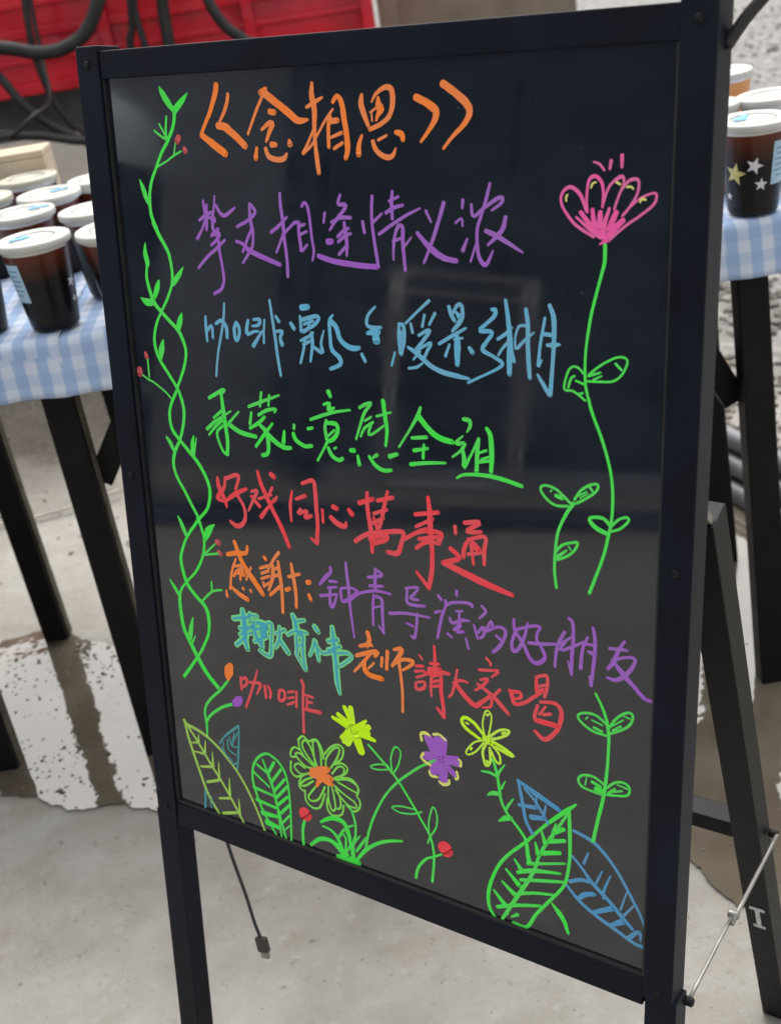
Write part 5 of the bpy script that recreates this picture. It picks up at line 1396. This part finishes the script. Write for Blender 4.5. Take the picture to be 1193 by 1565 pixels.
471.7,539.5,2.2 478.0,532.9,2.2 484.9,530.8,2.2 490.1,533.8,2.2 488.6,540.7,2.2 480.0,543.8,2.2 471.4,545.6,2.2
457.8,484.2,1.5 466.5,486.3,1.6
452.5,484.7,1.3 454.3,482.5,1.7
459.6,490.0,2.4 466.6,491.7,2.2
474.2,485.1,1.4 483.4,477.3,1.4
475.2,488.4,2.0 481.8,483.0,2.0
484.1,474.0,1.4 489.2,474.9,1.4
454.3,534.6,1.1 453.1,542.4,1.5
458.8,537.9,2.6 466.0,540.3,3.4
462.5,543.3,4.9 468.7,544.1,4.3
473.1,543.7,2.6 478.2,538.4,2.2
474.8,542.2,1.9 484.2,538.4,1.7
479.8,534.2,1.3 488.4,535.2,1.8
# painted_flower pink
451.9,120.2,2.0 437.8,111.9,2.3 428.8,100.9,2.0 427.3,93.8,2.0 430.9,88.6,2.4 436.0,87.9,2.7 441.9,93.1,2.7 446.5,103.3,2.4
447.2,104.0,1.7 446.3,95.6,1.8 447.5,84.1,2.1 451.8,80.4,2.7 456.8,84.1,2.4 458.4,91.7,2.1 457.9,100.6,1.8
457.9,99.4,1.7 462.5,87.2,1.8 469.4,81.3,2.5 472.2,81.3,2.5 472.6,85.3,1.6 469.0,94.2,1.7 466.4,101.8,1.8
469.7,91.6,1.4 475.7,84.1,2.1 481.2,82.4,2.4 483.3,84.7,2.0 482.2,92.2,1.8 476.2,101.7,1.8 472.2,106.2,1.7
472.8,104.9,1.4 483.6,95.3,1.5 492.4,91.5,1.6 495.7,92.3,1.9 494.0,98.4,1.8 485.3,105.4,1.8 474.5,112.6,1.8 462.7,122.5,2.0
438.9,107.3,1.7 450.3,116.3,2.6 459.1,121.3,3.3
442.1,104.0,2.9 451.0,114.3,3.9 459.1,120.6,3.8
450.8,102.0,2.6 452.4,111.0,3.7 458.4,120.7,3.8
456.5,103.9,3.5 456.1,114.2,4.4
462.9,101.2,2.1 458.9,114.2,3.8 459.1,121.3,3.8
467.9,103.7,3.8 462.5,116.0,4.0
472.9,108.8,3.8 464.7,116.6,4.4 459.8,122.6,3.8
456.3,125.0,1.1 462.7,121.9,3.1
450.9,71.4,1.3 455.2,72.7,1.8 458.8,76.8,1.8
463.5,70.6,2.5 462.6,76.2,1.7
471.1,67.4,2.7 471.2,75.0,1.9
# painted_petal_mark paleyellow
431.4,96.7,1.4 431.3,93.8,1.6 432.4,92.5,1.3
449.4,87.9,1.4 450.8,85.0,1.4 453.3,84.4,1.3
467.7,84.4,1.7 470.6,86.0,1.7
475.1,87.5,1.6 477.9,87.2,1.5 479.7,88.8,1.2
484.4,97.2,1.2 485.7,95.0,1.9 488.4,95.6,1.6
# painted_stem green
460.4,125.4,2.7 460.3,136.2,2.7 458.3,144.9,2.4 455.1,156.9,2.2 451.1,173.2,2.3 448.3,191.3,2.1 447.2,204.6,2.0 447.5,220.4,2.2 449.5,230.3,2.2 453.8,243.4,2.2
450.1,215.1,1.8 458.8,207.8,1.8 470.0,201.5,1.7 476.9,201.0,1.7 478.7,204.5,1.7 475.5,212.1,1.7 470.4,217.1,1.8 464.4,218.9,1.8 449.3,219.8,1.8
446.1,214.7,1.8 442.0,210.8,1.8 437.4,210.4,1.8 433.8,214.9,1.8 431.3,227.0,1.8 438.6,228.0,1.8 447.8,233.9,1.8
470.1,205.6,2.1 474.6,209.7,1.9
449.7,216.0,2.0 458.9,212.7,1.8
453.7,218.2,1.8 459.9,215.1,1.4
440.3,220.2,1.8 447.6,222.5,1.8
434.4,225.8,1.8 436.6,218.8,2.0 439.3,216.9,2.0
442.7,229.7,2.0 445.9,228.5,1.6
450.4,232.6,2.3 453.1,242.0,2.3 461.8,262.5,2.5 468.4,284.3,2.3 470.4,302.0,2.5 469.9,320.3,2.3 467.6,333.0,2.6 463.8,350.2,2.4 453.7,379.7,2.7
469.4,324.5,2.8 463.1,319.4,2.8 453.6,320.4,2.6 453.7,323.9,3.3 459.1,328.2,3.7 467.5,330.9,3.0
470.0,324.4,2.1 475.5,318.4,2.1 482.1,315.8,2.1 482.7,318.8,2.1 476.7,325.3,2.1 469.5,328.5,2.1
# painted_sprig green
439.6,311.7,3.5 433.3,322.0,2.7 427.4,336.6,2.5 425.4,352.9,2.5 425.0,368.0,2.5 426.8,380.6,2.5
437.5,312.0,2.2 426.6,303.3,2.2 417.8,301.0,2.2 412.9,303.2,2.2 415.6,309.1,2.2 424.5,315.0,2.2 435.4,314.4,2.2
440.6,308.5,2.2 445.8,300.6,2.2 453.1,295.5,2.1 458.9,294.7,2.1 457.4,299.9,2.1 450.2,306.0,2.2 441.8,311.4,2.2
425.9,351.7,2.3 431.4,345.4,2.2 441.1,341.6,2.2 443.8,342.2,2.2 440.2,349.2,2.2 433.7,354.6,2.2 427.1,357.9,2.3
421.1,305.2,1.5 422.2,304.0,1.5
425.5,307.6,3.1 431.0,308.9,3.7
442.7,306.1,1.1 450.1,301.0,1.3
444.9,306.8,1.1 451.2,302.3,1.3
452.1,297.1,2.4 454.8,300.3,1.9
427.1,355.8,3.2 434.7,349.1,1.8
436.3,345.6,1.3 438.0,348.5,1.3
"""

SEQ = [0]
def ribbon(bm, pts, lift, wk=1.0, grow=0.0):
    tl = bm.verts.layers.float['tone']; mw = sum(p[2] for p in pts) / len(pts)
    tone0 = min(.85, max(.0, .44 - (mw - 2.0) * .14)) + random.uniform(-.18, .16)
    n = 6; P = cr(pts, n); SEQ[0] += 1
    # resample evenly
    Q = [P[0]]
    for p in P[1:]:
        if math.hypot(p[0] - Q[-1][0], p[1] - Q[-1][1]) > 1.1: Q.append(p)
    if len(Q) < 2 or math.hypot(P[-1][0] - Q[-1][0], P[-1][1] - Q[-1][1]) > .4: Q.append(P[-1])
    base = lift + (SEQ[0] % 23) * .000006; sd = SEQ[0] * 1.37; prev = None; L = 0; rows = []
    for i, p in enumerate(Q):
        a, b = Q[max(i - 1, 0)], Q[min(i + 1, len(Q) - 1)]
        t = Vector((b[0] - a[0], b[1] - a[1]));
        if t.length < 1e-6: t = Vector((1, 0))
        t.normalize(); nn = Vector((-t.y, t.x))
        if i: L += math.hypot(p[0] - Q[i - 1][0], p[1] - Q[i - 1][1])
        h = max(.35, (p[2] * wk + grow) / 2)
        hl = h * (1 + .13 * noise.noise((L * .22, sd, 0))); hr = h * (1 + .13 * noise.noise((L * .22, sd, 5)))
        rows.append((p[0], p[1], t, nn, hl, hr))
    def V(x, y, w, e=0.0):
        v = bm.verts.new(B(x / 1000, y / 1000, w)); v[tl] = tone0 + e + .22 * noise.noise((x * .05, y * .05, sd)); return v
    ridge = .00005
    R_ = []
    for x, y, t, nn, hl, hr in rows:
        R_.append((V(x + nn.x * hl, y + nn.y * hl, base, .12), V(x, y, base + ridge), V(x - nn.x * hr, y - nn.y * hr, base, .12)))
    for A, C in zip(R_, R_[1:]):
        bm.faces.new((A[0], A[1], C[1], C[0])); bm.faces.new((A[1], A[2], C[2], C[1]))
    for end, sgn in ((0, -1), (-1, 1)):
        x, y, t, nn, hl, hr = rows[end]; arc = [R_[end][0]]; h = (hl + hr) / 2
        for k in range(1, 6):
            an = math.pi * k / 6; d = nn * math.cos(an) * h + t * (sgn * math.sin(an) * h * .85); arc.append(V(x + d.x, y + d.y, base))
        arc.append(R_[end][2])
        for i in range(len(arc) - 1): bm.faces.new((R_[end][1], arc[i], arc[i + 1]))
COLNAME = {'orange': 'orange', 'purple': 'purple', 'blue': 'light blue', 'green': 'bright green', 'red': 'red', 'rose': 'dull red', 'teal': 'teal, green edged', 'teal2': 'teal', 'lime': 'yellow green',
           'lime2': 'yellow green', 'yellow': 'neon yellow', 'paleyellow': 'pale yellow', 'blue2': 'sky blue', 'pink': 'pink'}
def drawn(name, ink, strokes, layer):
    S_ = [[tuple(float(c) for c in tok.split(',')) for tok in s.split()] for s in strokes]
    def make(nm, key, lift, wk, grow, parent):
        bm = bmesh.new(); bm.verts.layers.float.new('tone')
        for s in S_: ribbon(bm, s, lift, wk, grow)
        me = bpy.data.meshes.new(nm); bm.to_mesh(me); bm.free()
        for p in me.polygons: p.use_smooth = True
        return new_obj(nm, me, M['ink_' + key], parent)
    if ink == 'teal':
        o = make(name, 'tealedge', .00015, 1.0, 1.3, panel); make(name, 'teal', .00036, .62, -.9, panel)
    else: o = make(name, ink, .00015 + layer * .0002, 1.0, 0.0, panel)
    o['label'] = '%s %s in marker paint' % (COLNAME[ink], name.replace('painted_', '').replace('_', ' '))
cur = None
TOPINK = {'paleyellow': 1, 'orange': 1}
for ln in DRAWN.strip().split('\n') + ['# end end']:
    if ln[0] == '#':
        if cur: drawn(cur[0], cur[1], cur[2], TOPINK.get(cur[1], 0))
        _, nm, ink = ln.split(); cur = (nm, ink, [])
    else: cur[2].append(ln)

# ------------------------------------------------------------------ what the dark glass mirrors: stand-ins for the unseen yard, shaped for the reflections
hut = empty('stand_in_hut', (-5.2, -.55, 0), 0); tag(hut, 'long dark stand-in hut seen only as a reflection in the glass', 'hut')  # unseen dark block put in to darken the reflection
for k in range(9): box('wall_panel', (-.05, -.5 - k * 1.02, 1.4), (.06, 1.0, 2.8), M['dark'], hut, bev=.006)
box('roof', (-1.3, -4.6, 2.86), (2.9, 9.4, .10), M['dark'], hut)
box('end_wall', (-1.25, .03, 1.4), (2.34, .05, 2.79), M['dark'], hut); box('far_wall', (-2.5, -4.6, 1.4), (.06, 9.2, 2.79), M['dark'], hut)
box('sill', (.005, -4.6, .06), (.05, 9.1, .12), M['midgrey'], hut)
rk = empty('metal_rack', (-5.0, -1.3, 0), 0); tag(rk, 'grey tube rack by the hut, mirrored in the glass', 'rack')
for y in (.40, -.36):
    for x in (0, -.12): tube('upright', [(x, y, 0), (x, y, .58), (x, y, 1.17)], .015, M['tube'], rk, 10, 2)
for x in (0, -.12):
    for z in (1.16, 1.06, .05): tube('cross_tube', [(x, .42, z), (x, 0, z), (x, -.38, z)], .010, M['tube'], rk, 10, 2)
shed = empty('stand_in_shed', (-6.0, 2.3, 0), 0); tag(shed, 'grey panelled stand-in shed mirrored at the edge of the glass', 'shed')  # unseen grey backdrop put in to lighten the reflection beside the hut
for k in range(5): box('wall_panel', (0, -2.3 + k * 1.02, 1.3), (.06, 1.0, 2.6), M['midgrey'], shed, bev=.006)
box('roof', (-1.0, -.26, 2.66), (2.3, 5.4, .1), M['midgrey'], shed); box('end_wall', (-1.0, -2.78, 1.3), (1.95, .05, 2.59), M['midgrey'], shed); box('end_wall', (-1.0, 2.26, 1.3), (1.95, .05, 2.59), M['midgrey'], shed)
tk = empty('stand_in_tank', (-4.6, .80, 0), 0); tag(tk, 'dark stand-in tank with a pale dome, mirrored beside the drawn vine', 'tank')  # invented shape that gives the pale rounded patch in the reflection
new_obj('tank_shell', lathe_mesh('tank_shell', [(0, .02), (.38, .02), (.40, .06), (.40, 1.40), (.385, 1.45), (0, 1.45)], 32), M['dark'], tk)
new_obj('tank_dome', lathe_mesh('tank_dome', [(.402, 1.452), (.405, 1.47), (.40, 1.54), (.36, 1.64), (.28, 1.72), (.15, 1.77), (0, 1.785)], 32), M['palegrey'], tk)
new_obj('tank_band', lathe_mesh('tank_band', [(.401, .5), (.408, .505), (.408, .545), (.401, .55)], 32), M['midgrey'], tk)
for x, lab in ((-3.95, 'added dark rail lying farther from the hut, mirrored under the red line'), (-4.22, 'added dark rail lying beside the hut, mirrored under the red line')):
    rl = empty('stand_in_rail', (x, -1.0, 0)); tag(rl, lab, 'rail', 'rails mirrored in the glass')  # bars added to draw thin dark lines in the reflection
    box('rail_bar', (0, 0, .04), (.05, 7.0, .05), M['dark'], rl, bev=.004)
    for y in (-3.2, 0, 3.2): box('rail_foot', (0, y, .0075), (.12, .06, .015), M['dark'], rl, bev=.002)
